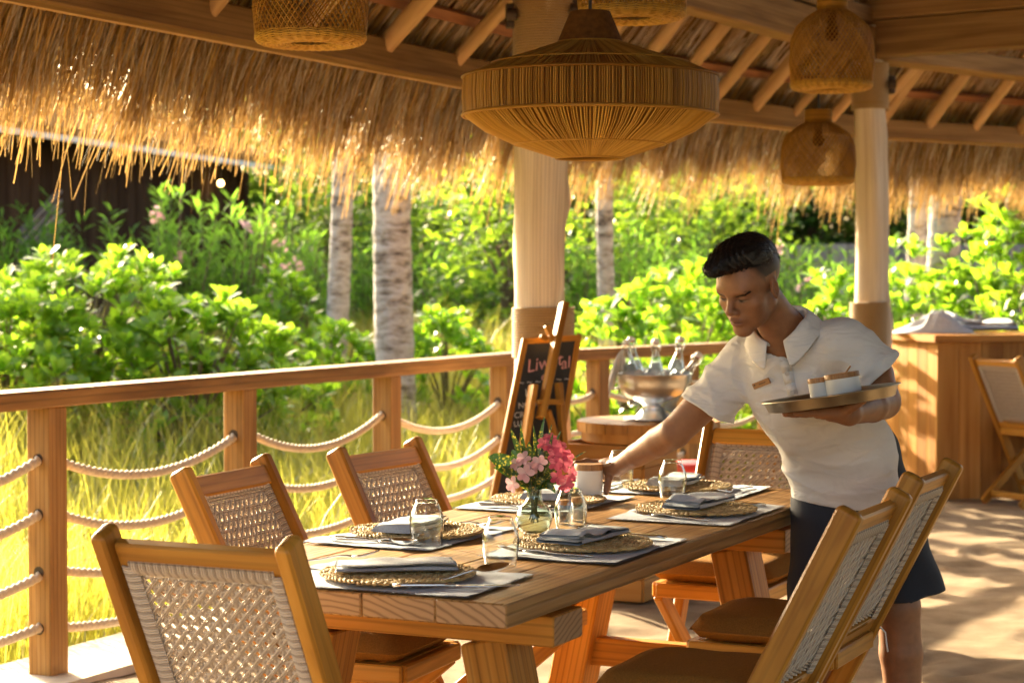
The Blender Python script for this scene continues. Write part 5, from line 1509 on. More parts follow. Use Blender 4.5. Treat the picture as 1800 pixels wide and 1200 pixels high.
def palm(px, d, rad, lean, hgt, seed, label):
    p = at(px, 600, d); e = empty('palm_tree', (p.x, p.y, float(rise(p.x, p.y)) - .05)); tag(e, label, 'palm tree', 'palm trees'); rr = random.Random(seed); mb = MB(); nseg = int(hgt / .06); na = 18; rows = []; 
    for i in range(nseg + 1):
        z = hgt * i / nseg; q = rad * (1.12 - .30 * z / hgt) * (1 + .030 * math.sin(z * 38) + rr.uniform(-.020, .020)); cx = lean * z + .03 * math.sin(z * .9 + seed); row = []
        for k in range(na):
            a = 6.2832 * k / na; qq = q * (1 + .02 * math.sin(3 * a + z * 2) + rr.uniform(-.008, .008)); row.append(len(mb.v)); mb.v.append(Vector((cx + qq * math.cos(a), qq * math.sin(a), z)))
        rows.append(row)
    for i in range(nseg):
        for k in range(na): j = (k + 1) % na; mb.face((rows[i][k], rows[i][j], rows[i + 1][j], rows[i + 1][k]))
    mb.build('trunk', M['palm'], e, True); link('crown', crown_me, e, (lean * hgt + .03 * math.sin(hgt * .9 + seed), 0, hgt), (0, 0, rr.uniform(0, 6)))
    return e
palm(697, 14.4, .132, .0, 7.0, 3, 'thick pale palm trunk with dark scars, nearest one behind the railing')
palm(586, 16.2, .084, .028, 8.0, 6, 'thin smooth grey palm trunk left of the thick one, leaning right')
palm(1068, 17.4, .070, .0, 8.0, 9, 'slim grey palm trunk right of the first column')
palm(1598, 17.0, .078, .02, 8.0, 12, 'bluish-grey palm trunk right of the second column')
palm(1656, 16.4, .128, .02, 7.0, 16, 'strongly ringed palm trunk behind the bright bushes at the right')

# the dark hut at the left
h0, h1 = Vector((-5.0, 17.0, 0)), Vector((-3.15, 23.2, 0)); hd = (h1 - h0).normalized(); hn = Vector((hd.y, -hd.x, 0))
hut = empty('plank_hut', ((h0 + h1) / 2)); tag(hut, 'dark plank-walled hut with a white roof edge at the far left', 'hut')
L = (h1 - h0).length; nb = int(L / .19)
for i in range(nb):
    c = h0 + hd * (L * (i + .5) / nb) + hn * random.uniform(-.006, .006); under(hut, MB().bar(c + up * GZ, c + up * 2.84, L / nb - .012, .03, up=hn).build('wall_plank', M['darkplank']))
under(hut, MB().bar(h0 + hn * .42 + up * 2.68, h1 + hn * .42 + hd * .35 + up * 2.66, .04, .05).build('fascia', M['white_paint']))
mb = MB(); q = [h0 + hn * .40 + up * 2.70, h1 + hn * .40 + hd * .33 + up * 2.70, h1 - hn * 3 + hd * .33 + up * 3.9, h0 - hn * 3 + up * 3.9]; mb.v += q + [x + up * .08 for x in q]; mb.face((0, 1, 2, 3)); mb.face((7, 6, 5, 4))
for i in range(4): mb.face((i, (i + 1) % 4, 4 + (i + 1) % 4, 4 + i))
under(hut, mb.build('roof', M['thatch_mass']))
under(hut, MB().bar(h1 + up * GZ, h1 + up * 2.62, .14, .14, up=hn).build('corner_post', M['darkplank']))
for i in range(6):
    c = h0 + hd * (L * .22) + hn * .06 + up * (1.35 + i * .09); under(hut, MB().bar(c, c + hd * .75 + up * .42, .03, .05, up=hn).build('slanted_slat', M['fence']))
wl_ = empty('wall_lamp', at(388, 322, 22.2)); tag(wl_, 'tiny glowing warm lamp under the hut eave', 'lamp')
m, n, l, b = mat('lamp_glow'); b.inputs['Emission Color'].default_value = (1, .55, .15, 1); b.inputs['Emission Strength'].default_value = 6; M['glow'] = m
mb = MB(); mb.lathe([(0, -.035), (.026, -.024), (.034, 0), (.026, .024), (.0, .034)], 14); mb.build('bulb', M['glow'], wl_, True)
mb = MB(); mb.tube([(0, 0, .03), (0, 0, .30)], .008, 6); mb.build('stem', M['cord'], wl_)
# grey fence at the back
fn = empty('plank_fence', at(1430, 600, 24.5)); fn.location.z = GZ; tag(fn, 'weathered grey plank fence at the back, right of the waiter\'s head', 'fence')
fa, fb = at(1180, 600, 24.5), at(1900, 600, 24.0); fa.z = fb.z = GZ; dd = (fb - fa).normalized(); L = (fb - fa).length; nb = int(L / .21)
for i in range(nb):
    c = fa + dd * (L * (i + .5) / nb); under(fn, MB().bar(c, c + up * (2.02 + random.uniform(-.015, .015)), L / nb - .012, .025, up=(0, 1, 0)).build('plank', M['fence']))
for z in (.45, 1.7): under(fn, MB().bar(fa + Vector((0, .04, z)), fb + Vector((0, .04, z)), .04, .08).build('rail', M['fence']))

# ------------------------------------------------------------------ signed-distance modelling (for the waiter)
class Sdf:
    """a list of blended solids; each: (function, centre, reach, blend, op)"""
    def __init__(s): s.p = []
    def add(s, fn, c, reach, k=.015, op='+'): s.p.append((fn, np.array(c, dtype=float), reach, k, op)); return s
    def cone(s, a, b, ra, rb, k=.015, op='+', flat=None):
        """round cone a->b; flat = (axis, factor) squeezes it along that axis"""
        a, b = np.array(a, dtype=float), np.array(b, dtype=float); d = b - a; L2 = d @ d + 1e-12
        ax = np.array(flat[0], dtype=float) if flat else None
        if ax is not None: ax = ax / np.linalg.norm(ax)
        def fn(P):
            q = P - a; t = np.clip((q @ d) / L2, 0, 1); v = q - t[:, None] * d
            if ax is not None:
                h = v @ ax; v = v + ax * (h * (flat[1] - 1))[:, None]
            return np.sqrt((v * v).sum(1)) - (ra + (rb - ra) * t)
        return s.add(fn, (a + b) / 2, math.sqrt(L2) / 2 + max(ra, rb), k, op)
    def ell(s, c, r, Rm=None, k=.012, op='+'):
        c, r = np.array(c, dtype=float), np.array(r, dtype=float); Rm = np.eye(3) if Rm is None else np.array(Rm)
        def fn(P):
            q = ((P - c) @ Rm) / r; n = np.sqrt((q * q).sum(1)) + 1e-9; g = np.sqrt(((q / r) ** 2).sum(1)) + 1e-9
            return n * (n - 1) / g
        return s.add(fn, c, r.max(), k, op)
    def half(s, p, n, c, reach, k=.004):
        """cut away what lies on the n side of the plane through p, near c"""
        p, n = np.array(p, dtype=float), np.array(n, dtype=float); n = n / np.linalg.norm(n)
        return s.add(lambda P: -((P - p) @ n), c, reach, k, '-')
    def ev(s, P, c=None, rad=None):
        d = np.full(len(P), 1.0)
        for fn, pc, reach, k, op in s.p:
            if c is not None and op == '+' and np.linalg.norm(pc - c) > reach + rad + k * 2 + .02: continue
            e = fn(P)
            if op == '+':
                h = np.clip(.5 + .5 * (d - e) / k, 0, 1); d = d + (e - d) * h - k * h * (1 - h)
            else:
                e = -e; h = np.clip(.5 - .5 * (d - e) / k, 0, 1); d = d + (e - d) * h + k * h * (1 - h)
        return d
    def grad(s, P, e=.002):
        return unit(np.stack([s.ev(P + np.eye(3)[i] * e) - s.ev(P - np.eye(3)[i] * e) for i in range(3)], 1))
    def project(s, P, off=0.0):
        P = np.array(P, dtype=float).reshape(-1, 3)
        for _ in range(14): P = P - s.grad(P) * (s.ev(P) - off)[:, None] * .8
        return P
def surface(sdf, h, lo, hi, B=14, disp=None):
    lo, hi = np.array(lo), np.array(hi); nb = np.ceil((hi - lo) / (h * B)).astype(int)
    off = np.stack(np.meshgrid(*[np.arange(B + 1)] * 3, indexing='ij'), -1)
    half = h * B / 2 * math.sqrt(3)
    C = np.stack(np.meshgrid(*[np.arange(k) for k in nb], indexing='ij'), -1).reshape(-1, 3)
    cen = lo + (C + .5) * h * B
    keep = np.abs(sdf.ev(cen)) < half * 1.6 + .02
    dims = nb * B + 2; key = lambda I: (I[..., 0].astype(np.int64) * dims[1] + I[..., 1]) * dims[2] + I[..., 2]
    ck, cp, ek = [], [], []
    corner = np.array([[i, j, k] for i in (0, 1) for j in (0, 1) for k in (0, 1)])
    edges = [(a, b) for a in range(8) for b in range(a + 1, 8) if np.abs(corner[a] - corner[b]).sum() == 1]
    for bl, c0 in zip(C[keep], cen[keep]):
        base = bl * B; P = lo + (base + off) * h; Pf = P.reshape(-1, 3)
        d = sdf.ev(Pf, c0, half)
        if disp is not None: d = d - disp(Pf)
        if d.min() > 0 or d.max() < 0: continue
        d = d.reshape(B + 1, B + 1, B + 1); sg = d < 0
        cnt = sum(sg[a:B + a, b:B + b, c:B + c].astype(np.int8) for a, b, c in corner)
        act = np.argwhere((cnt > 0) & (cnt < 8))
        if len(act):
            acc = np.zeros((len(act), 3)); w = np.zeros(len(act)); v = np.stack([d[act[:, 0] + a, act[:, 1] + b, act[:, 2] + c] for a, b, c in corner], 1)
            for a, b in edges:
                m_ = (v[:, a] < 0) != (v[:, b] < 0); t = np.where(m_, v[:, a] / np.where(m_, v[:, a] - v[:, b], 1), 0)
                acc += m_[:, None] * (corner[a] + (corner[b] - corner[a]) * t[:, None]); w += m_
            ck.append(key(act + base)); cp.append(lo + (act + base + acc / w[:, None]) * h)
        for ax in range(3):
            s0 = sg[:B, :B, :B]; s1 = (sg[1:, :B, :B], sg[:B, 1:, :B], sg[:B, :B, 1:])[ax]
            e = np.argwhere(s0 != s1)
            if len(e):
                o1, o2 = np.eye(3, dtype=int)[(ax + 1) % 3], np.eye(3, dtype=int)[(ax + 2) % 3]; g = e + base; fl = s0[e[:, 0], e[:, 1], e[:, 2]]
                q = np.stack([key(g - o1 - o2), key(g - o2), key(g), key(g - o1)], 1); q[~fl] = q[~fl][:, ::-1]; ek.append(q)
    ck = np.concatenate(ck); cp = np.concatenate(cp); o = np.argsort(ck); ck, cp = ck[o], cp[o]
    q = np.concatenate(ek); i = np.searchsorted(ck, q); i = np.clip(i, 0, len(ck) - 1); ok = (ck[i] == q).all(1)
    return cp, i[ok]

# ------------------------------------------------------------------ the waiter
pel = at(1492, 852, 5.38)
person = empty('person', (pel.x, pel.y, 0)); tag(person, 'person in white polo and navy shorts leaning to set down a jar, holding a tray', 'person')
def arr(v): return np.array(v[:], dtype=float)
HC = at(1323, 500, 5.02)                                          # head centre
yaw, pit, rol = R_(46), R_(24), R_(3)
fwd = Vector((-math.sin(yaw) * math.cos(pit), -math.cos(yaw) * math.cos(pit), -math.sin(pit)))
upv = Vector((-math.sin(yaw) * math.sin(pit), -math.cos(yaw) * math.sin(pit), math.cos(pit)))
lef = upv.cross(fwd) * -1
lef = fwd.cross(upv) * -1                                         # the wearer's left
upv = (upv * math.cos(rol) + lef * math.sin(rol)).normalized(); lef = upv.cross(fwd).normalized()
if lef.x < 0: lef = -lef
HR = np.stack([arr(lef), arr(fwd), arr(upv)], 1)                  # columns: local x (left), y (front), z (up)
HS = .955
def hd(x, y, z): return arr(HC) + HR @ (np.array([x, y, z]) * HS)
skin = Sdf()
def hell(c, r, k=.012, op='+', rot=None):
    Rm = HR if rot is None else HR @ np.array(Euler(rot).to_matrix())
    skin.ell(hd(*c), np.array(r) * HS, Rm, k, op)
def hcone(a, b, ra, rb, k=.012, op='+', flat=None): skin.cone(hd(*a), hd(*b), ra * HS, rb * HS, k, op, flat)
hell((0, -.006, .044), (.072, .088, .078))
hell((0, .032, -.024), (.056, .064, .083), .03)
hell((0, .050, .030), (.060, .046, .050), .03)                    # forehead
for s in (-1, 1):
    hcone((s * .046, .004, -.050), (s * .012, .076, -.094), .017, .014, .022)   # jaw
    hell((s * .045, .060, -.022), (.022, .022, .017), .02)        # cheekbone
    hell((s * .034, .052, -.050), (.021, .024, .026), .025)
hell((0, .080, -.094), (.020, .017, .015), .018)                  # chin
hcone((-.036, .086, .022), (.036, .086, .022), .0085, .0085, .02)   # brow
for s in (-1, 1):
    hell((s * .032, .1005, .000), (.018, .014, .0115), .010, '-')
    hell((s * .0310, .0800, .0015), (.0165, .0135, .0125), .004)    # lids
hcone((0, .092, .012), (0, .112, -.026), .0070, .0100, .010)      # nose
hell((0, .113, -.030), (.0115, .0105, .0095), .006)
for s in (-1, 1): hell((s * .0125, .103, -.034), (.0085, .0095, .0078), .005)
for s in (-1, 1): hell((s * .0065, .108, -.0405), (.0040, .0050, .0030), .003, '-')
hell((0, .082, -.060), (.030, .018, .020), .014)                  # mouth mound
hell((0, .0990, -.0585), (.0210, .0090, .0058), .004)
hell((0, .0975, -.0695), (.0185, .0095, .0070), .004)
hcone((-.022, .1010, -.0635), (.022, .1010, -.0635), .0016, .0016, .003, '-')
for s in (-1, 1):                                                 # ears
    hell((s * .0725, .000, -.006), (.0090, .0175, .0295), .006, rot=(R_(12), 0, s * R_(-22)))
    hell((s * .0805, .005, -.004), (.0065, .0100, .0180), .004, '-', rot=(R_(12), 0, s * R_(-22)))
    hell((s * .0725, .014, -.008), (.0050, .0050, .0080), .004)
NB = at(1380, 578, 5.13)                                          # base of the neck
skin.cone(hd(0, -.026, -.045), arr(NB), .047, .048, .02)
skin.cone(hd(.0, .0, -.072), arr(NB) + np.array([-.015, -.02, -.02]), .026, .042, .02)
skin.cone(arr(NB), arr(NB) + np.array([.005, .012, -.05]), .048, .060, .03)
CH = at(1412, 690, 5.20); WA = at(1476, 800, 5.32); PE = at(1494, 850, 5.38)
TN = arr(Vector((-.32, -.93, -.12)))                              # the way the chest faces
SHR, SHL = at(1312, 632, 5.26), at(1486, 604, 5.10)
skin.cone(arr(NB) + np.array([0, .02, -.06]), arr(CH), .074, .118, .03, flat=(TN, 1.75))
skin.cone(arr(CH), arr(WA), .118, .115, .04, flat=(TN, 1.75)); skin.cone(arr(WA), arr(PE), .115, .122, .04, flat=(TN, 1.6))
skin.cone(arr(SHR) + np.array([0, 0, -.01]), arr(SHL) + np.array([0, 0, -.01]), .048, .048, .04)
# right arm, reaching to the jar
JAR = on_table(1035, 879)
ELR, WRR = at(1186, 760, 5.34), at(1086, 819, 5.58)
skin.cone(arr(SHR), arr(ELR), .054, .042, .03)
skin.cone(arr(ELR), arr(ELR.lerp(WRR, .25)), .042, .041, .006); skin.cone(arr(ELR.lerp(WRR, .25)), arr(ELR.lerp(WRR, .65)), .041, .032, .006); skin.cone(arr(ELR.lerp(WRR, .65)), arr(WRR), .032, .0235, .006)
# left arm, under the tray
TRC = at(1461, 700, 4.84)
ELL, WRL = at(1553, 706, 5.06), at(1492, 726, 4.83)
skin.cone(arr(SHL) + np.array([.01, .01, 0]), arr(at(1539, 660, 5.11)), .050, .046, .012); skin.cone(arr(at(1539, 660, 5.11)), arr(ELL), .046, .043, .008)
skin.cone(arr(ELL), arr(ELL.lerp(WRL, .35)), .043, .041, .008); skin.cone(arr(ELL.lerp(WRL, .35)), arr(WRL), .041, .028, .008)
def chain(pts, r0, r1, k=.006):
    pts = [arr(Vector(p)) for p in pts]; n = len(pts) - 1
    for i in range(n): skin.cone(pts[i], pts[i + 1], r0 + (r1 - r0) * i / n, r0 + (r1 - r0) * (i + 1) / n, k)
# right hand: palm behind the jar, fingers round its far side, thumb down the near right side
lidz = JAR.z + .098
def jp(ang, z, out=.0): a = R_(ang); rr = .0415 + out; return Vector((JAR.x + rr * math.cos(a), JAR.y + rr * math.sin(a), JAR.z + z))
PR = jp(30, .094, .020)
skin.cone(arr(WRR), arr(PR), .024, .020, .012); skin.cone(arr(PR), arr(jp(62, .098, .012)), .020, .013, .012)
skin.cone(arr(WRR), arr(jp(10, .085, .020)), .022, .017, .012)
chain([jp(60, .100, .012), jp(95, .104, .010), jp(132, .100, .0085), jp(165, .092, .008)], .0098, .0075)
chain([jp(58, .086, .012), jp(96, .086, .010), jp(135, .082, .0085), jp(168, .078, .008)], .0098, .0075)
chain([jp(54, .072, .012), jp(92, .068, .010), jp(130, .064, .0085), jp(160, .062, .008)], .0092, .0070)
chain([jp(48, .060, .012), jp(84, .052, .010), jp(118, .048, .0085)], .0080, .0062)
chain([jp(12, .080, .016), jp(-4, .060, .014), jp(-14, .040, .011), jp(-20, .024, .0095)], .0115, .0085)
skin.cone(arr(jp(40, .075, .014)), arr(jp(55, .065, .012)), .016, .012, .012)
# left hand: flat under the tray, palm up, fingers to the left, thumb out to the right
TA = R_(8.6)
TX = Vector((math.cos(TA), 0, math.sin(TA))).normalized()      # tray's sideways axis, higher on the right
def tp(sx, dy, dn): return TRC + TX * sx + Vector((0, 1, -.045)).normalized() * dy + Vector((-math.sin(TA), 0, math.cos(TA))) * dn
PL = tp(-.006, .0, -.034)
skin.cone(arr(WRL), arr(PL), .029, .022, .012); skin.cone(arr(tp(.02, .035, -.034)), arr(tp(-.030, .04, -.031)), .020, .016, .015); skin.cone(arr(tp(.015, -.03, -.036)), arr(tp(-.030, -.032, -.032)), .020, .015, .015)
for j, (dy, l0, r_) in enumerate(((-.034, .062, .0088), (-.011, .076, .0094), (.012, .080, .0096), (.035, .070, .0092))):
    chain([tp(-.030, dy, -.030), tp(-.030 - l0 * .5, dy * 1.1, -.0265), tp(-.030 - l0 * .8, dy * 1.15, -.0235), tp(-.030 - l0 * 1.05, dy * 1.15, -.0215)], r_ + .001, r_ - .0016)
chain([tp(.020, -.040, -.034), tp(.040, -.066, -.024), tp(.062, -.072, -.014)], .0135, .0098)
# legs
HL, KL, AL = at(1538, 880, 5.40), at(1580, 1066, 5.36), at(1592, 1335, 5.40)
HRt, KR, AR = at(1450, 880, 5.38), at(1447, 1090, 5.33), at(1448, 1345, 5.40)
AL.z = AR.z = .085
for h_, k_, a_ in ((HL, KL, AL), (HRt, KR, AR)):
    skin.cone(arr(h_), arr(k_), .090, .058, .03); skin.cone(arr(k_), arr(k_.lerp(a_, .3)), .056, .057, .010); skin.cone(arr(k_.lerp(a_, .3)), arr(a_), .057, .036, .010)
    toe = a_ + Vector((-.10, -.15, -.055)); heel = a_ + Vector((.02, .035, -.05))
    skin.cone(arr(a_), arr(heel), .036, .032, .02); skin.cone(arr(heel), arr(toe), .034, .030, .03); skin.cone(arr(a_), arr(toe), .034, .028, .04)
V, F = surface(skin, .0032, (.12, 4.60, -.02), (1.32, 5.86, 1.56))
# skin tones by place on the head
Q = (V - arr(HC)) @ HR / HS
colr = np.tile(np.array([.285, .128, .058]), (len(V), 1))
def paint(mask, c): 
    m_ = np.clip(mask, 0, 1)[:, None]; colr[:] = colr * (1 - m_) + np.array(c) * m_
def soft(c, r, p=2.0): return np.exp(-((np.abs((Q - np.array(c)) / np.array(r))) ** p).sum(1))
inhead = (Q[:, 2] > -.13) & (np.abs(Q).max(1) < .14)
ear = (np.abs(Q[:, 0]) > .067) & (Q[:, 1] > -.022) & (Q[:, 1] < .026) & (np.abs(Q[:, 2]) < .036)
fade = np.clip((Q[:, 2] + .010) / .050, 0, 1) ** .8 * np.clip((.030 + .62 * np.maximum(0, Q[:, 2] - .015) - Q[:, 1]) / .024, 0, 1) * inhead * ~ear * (np.abs(Q[:, 0]) > .02)
back = np.clip((-.035 - Q[:, 1]) / .02, 0, 1) * np.clip((Q[:, 2] + .075) / .06, 0, 1) * inhead * ~ear
paint(np.maximum(fade, back) * .93, (.020, .014, .011))
paint(soft((0, .100, -.058), (.024, .02, .0060), 2.5) * .75 * inhead, (.19, .070, .038))
paint(soft((0, .098, -.0695), (.021, .02, .0070), 2.5) * .8 * inhead, (.25, .088, .052))
paint(soft((0, .100, -.0637), (.022, .02, .0016), 2) * .7 * inhead, (.08, .03, .02))
for s in (-1, 1):
    ez_ = -.0055
    paint(soft((s * .0315, .093, ez_), (.0125, .02, .0038), 3) * .85 * inhead, (.34, .28, .24))            # the open eye under a lowered lid
    paint(soft((s * .0300 - .003, .093, ez_), (.0068, .02, .0050), 3) * .97 * inhead, (.012, .008, .006))
    paint(soft((s * .0315, .093, ez_ + .0036), (.0155, .02, .0024), 3) * .97 * inhead, (.010, .007, .006))  # lashes
    paint(soft((s * .0330, .093, ez_ + .0105), (.0150, .02, .0012), 2) * .5 * inhead, (.09, .04, .02))
    paint(soft((s * .0200, .095, .003), (.009, .02, .010), 2) * .3 * inhead, (.12, .05, .03))
nails = None
me = np_mesh('body', V - arr(person.location), F, None or M['ceramic'], True)
ca = me.color_attributes.new('tone', 'FLOAT_COLOR', 'POINT')
ca.data.foreach_set('color', np.c_[colr, np.ones(len(V))].astype(np.float32).ravel())
m, n, l, b = mat('skin'); M['skin'] = m; me.materials[0] = m
at_ = n.new('ShaderNodeVertexColor'); at_.layer_name = 'tone'
no = n.new('ShaderNodeTexNoise'); no.inputs['Scale'].default_value = 45; no.inputs['Detail'].default_value = 6; tc = n.new('ShaderNodeTexCoord'); l.new(tc.outputs['Object'], no.inputs['Vector'])
hs = n.new('ShaderNodeHueSaturation'); mr = n.new('ShaderNodeMapRange'); mr.inputs[1].default_value = .3; mr.inputs[2].default_value = .7; mr.inputs[3].default_value = .88; mr.inputs[4].default_value = 1.12
l.new(no.outputs[0], mr.inputs[0]); l.new(mr.outputs[0], hs.inputs['Value']); l.new(at_.outputs[0], hs.inputs['Color']); l.new(hs.outputs[0], b.inputs['Base Color'])
b.inputs['Roughness'].default_value = .5; b.inputs['Subsurface Weight'].default_value = .12; b.inputs['Subsurface Radius'].default_value = (.012, .004, .002); b.inputs['Subsurface Scale'].default_value = .6
n3 = n.new('ShaderNodeTexNoise'); n3.inputs['Scale'].default_value = 700; l.new(tc.outputs['Object'], n3.inputs['Vector']); bp = n.new('ShaderNodeBump'); bp.inputs['Strength'].default_value = .12; bp.inputs['Distance'].default_value = .001; l.new(n3.outputs[0], bp.inputs['Height']); l.new(bp.outputs[0], b.inputs['Normal'])
body = link('body', me, person)
PO = arr(person.location)
# hair: a swept-up top with loose strands
M['hair'] = plain('black_hair', (.012, .009, .008), .38, spec=.5)
hair = Sdf()
def hx(c, r, k=.015, op='+', rot=None): hair.ell(hd(*c), np.array(r) * HS, HR if rot is None else HR @ np.array(Euler(rot).to_matrix()), k, op)
hx((0, -.002, .078), (.0680, .080, .062)); hx((0, .046, .104), (.054, .052, .038), .02, rot=(R_(2), 0, 0)); hx((-.006, .086, .104), (.042, .036, .029), .018, rot=(R_(4), 0, 0)); hx((0, -.056, .046), (.054, .032, .048), .02)
hx((-.012, .118, .096), (.032, .024, .020), .014, rot=(R_(-12), 0, 0))
def hdisp(P):
    q = (P - arr(HC)) @ HR / HS
    return .0022 * np.sin(q[:, 0] * 420 + 6 * np.sin(q[:, 1] * 40) + 3 * np.sin(q[:, 2] * 60)) + .0016 * np.sin(q[:, 0] * 900 + q[:, 1] * 90)
Vh, Fh = surface(hair, .0026, arr(HC) - .20, arr(HC) + .22, disp=hdisp)
hm = link('hair', np_mesh('hair', Vh - PO, Fh, M['hair'], True), person)
r = np.random.default_rng(12); pick = r.integers(0, len(Vh), 5200); Pq = Vh[pick]; nn = hair.grad(Pq); q = (Pq - arr(HC)) @ HR / HS
flow = (HR @ np.array([.10, .85, .25])); flow = np.where((q[:, 1] < -.03)[:, None], HR @ np.array([0, -.35, -.75]), flow)
tdir = unit(flow - nn * (nn * flow).sum(1)[:, None] + nn * r.uniform(-.02, .22, (len(Pq), 1)) + r.normal(0, .10, (len(Pq), 3)))
Lh = r.uniform(.010, .024, len(Pq)); tipp = Pq + tdir * Lh[:, None]
V, F = blades(Pq - nn * .002, Pq + tdir * (Lh * .5)[:, None] + nn * .003, tipp, unit(np.cross(tdir, nn)), np.full(len(Pq), .0012), 2, .3)
st = link('hair_strands', np_mesh('hair_strands', V - PO, F, M['hair']), person); st['kind'] = 'stuff'
# eyebrows
for s in (-1, 1):
    k = 200; t = r.uniform(0, 1, k); X = s * (.013 + .029 * t); Zb = .0150 + .010 * np.sin(t * 2.5) - .003 * t + r.normal(0, .0015, k) * (1 - .6 * t)
    P0_ = skin.project(np.array([hd(x, .095 - .028 * abs(x) / .05, z) for x, z in zip(X, Zb)]), .0005); dv_ = unit(np.tile(HR @ np.array([s * .9, -.25, .35]), (k, 1)) + r.normal(0, .15, (k, 3))); T_p = skin.project(P0_ + dv_ * .008, .0012)
    V, F = blades(P0_, (P0_ + T_p) / 2, T_p, unit(np.cross(dv_, skin.grad(P0_))), np.full(k, .0011), 2, .4); bo = link('eyebrow', np_mesh('eyebrow', V - PO, F, M['hair']), person); bo['kind'] = 'stuff'

# ---- polo shirt
shirt = Sdf()
fl = (TN, 1.28)
shirt.cone(arr(NB) + np.array([-.002, .022, -.075]), arr(CH), .094, .138, .05, flat=(TN, 1.45))
shirt.cone(arr(CH), arr(WA), .136, .143, .06, flat=(TN, 1.5)); shirt.cone(arr(WA), arr(at(1493, 895, 5.37)), .143, .146, .05, flat=(TN, 1.4))
shirt.cone(arr(SHR) + np.array([.02, 0, -.01]), arr(SHL) + np.array([-.02, 0, -.014]), .058, .055, .05)
shirt.cone(arr(NB) + np.array([.01, .02, -.050]), arr(SHL) + np.array([-.03, 0, .0]), .060, .053, .03); shirt.cone(arr(NB) + np.array([-.01, .02, -.050]), arr(SHR) + np.array([.03, 0, .0]), .060, .058, .03)
SER, SEL = at(1243, 720, 5.28), at(1542, 661, 5.10)
shirt.cone(arr(SHR), arr(SER) + (arr(SER) - arr(SHR)) * .25, .068, .081, .03); shirt.cone(arr(SHL), arr(SEL) + (arr(SEL) - arr(SHL)) * .3, .068, .084, .03)
cutR = (arr(SER) - arr(SHR)); cutR = cutR / np.linalg.norm(cutR) + np.array([.22, 0, .0]); cutL = (arr(SEL) - arr(SHL)); cutL /= np.linalg.norm(cutL)
shirt_full_p = list(shirt.p)
class Cut:
    pass
def clip_near(plane_p, plane_n, c, reach):
    p, n_ = np.array(plane_p), np.array(plane_n) / np.linalg.norm(plane_n); c = np.array(c)
    # solid = the far side of the plane, within a ball round c
    def fn(P): return np.maximum(-((P - p) @ n_), np.linalg.norm(P - c, axis=1) - reach)
    shirt.add(fn, c, reach, .003, '-')
clip_near(arr(SER), cutR, arr(SER) + cutR * .07, .135); clip_near(arr(SEL), cutL, arr(SEL) + cutL * .07, .125)
hemp = arr(at(1490, 885, 5.36)); hemn = np.array([-.10, 0.05, -1.0]); clip_near(hemp, hemn, hemp + hemn * .15, .40)
# hollow cuffs
shirt.cone(arr(SER.lerp(SHR, .12)), arr(SER) + (arr(SER) - arr(SHR)) * .5, .0565, .0600, .002, '-'); shirt.cone(arr(SEL.lerp(SHL, .05)), arr(SEL) + (arr(SEL) - arr(SHL)) * .5, .0550, .0600, .002, '-')
# neck opening: round the neck and a V at the throat
shirt.cone(arr(NB) + np.array([0, .0, -.035]), arr(NB) + (hd(0, -.03, -.05) - arr(NB)) * .8, .060, .064, .006, '-')
VP = at(1378, 612, 5.02)
def vee(P):
    q = P - arr(at(1371, 602, 5.05)); z = q[:, 2]; x = q @ unit(np.array([.93, -.32, .0]))
    y = q @ TN
    return np.maximum(np.abs(x + .0) - .028 * np.clip((z + .02) / .05, 0, 2), np.maximum(-y - .10, -(z + .02)))
shirt.add(vee, arr(at(1371, 600, 5.08)), .14, .004, '-')
AXR, AXL = at(1318, 712, 5.22), at(1492, 690, 5.06)
def crease(x): return 1 - np.abs(np.sin(x * .5)) ** .8 * 2                     # soft hollows, sharper ridges
def folds(P):
    """pulls from the armpits, drag lines across the leaning side, slack rolls over the waist"""
    d = np.zeros(len(P)); xc = P @ unit(np.array([.93, -.32, 0])); zc = P[:, 2]
    for c, dirn, amp, fall, nf in ((arr(AXR), unit(np.array([.62, -.2, -.75])), .0045, .15, 9), (arr(AXL), unit(np.array([-.3, -.2, -.9])), .0040, .13, 8)):
        q = P - c; rr = np.linalg.norm(q, axis=1) + 1e-6; ang = np.arctan2(q @ unit(np.cross(dirn, TN)), q @ dirn)
        d += amp * crease(ang * nf + 1.6 * np.sin(rr * 26)) * np.exp(-rr / fall) * np.clip(rr / .06, 0, 1)
    roll = np.exp(-((zc - .855) / .06) ** 2); d += .0055 * crease(zc * 75 + xc * 14 + 2.2 * np.sin(xc * 13 + 1)) * roll
    dg = np.exp(-((zc - .99) / .11) ** 2); d += .0065 * crease(zc * 38 + xc * 44 + 1.8 * np.sin(zc * 15)) * dg * (.5 + .5 * np.sin(xc * 11 + 2))
    d += .0018 * np.clip(((P - hemp) @ (hemn / np.linalg.norm(hemn)) + .022) / .001, 0, 1)
    up_ = np.exp(-((zc - 1.14) / .05) ** 2); d += .0035 * crease(xc * 55 + 2 * np.sin(zc * 30)) * up_
    for a, b in ((SHR, SER), (SHL, SEL)):
        ax = unit(arr(b) - arr(a)); q = P - arr(b); t = q @ ax; near = np.linalg.norm(q, axis=1)
        w = np.exp(-((t + .05) / .06) ** 2) * np.clip((.17 - near) / .04, 0, 1); d += .0045 * crease(t * 80 + 22 * (q @ TN) + 1.2) * w
        d += .0022 * np.clip((t + .0215) / .001, 0, 1) * np.clip((.12 - near) / .02, 0, 1)       # turned-up cuff
    return d
V, F = surface(shirt, .0042, (.42, 4.72, .60), (1.34, 5.72, 1.42), disp=folds)
M['shirt'] = plain('white_pique', (.74, .73, .71), .85, noise=.02, nscale=800, bump=.12, sheen=.2)
_n, _l = M['shirt'].node_tree.nodes, M['shirt'].node_tree.links
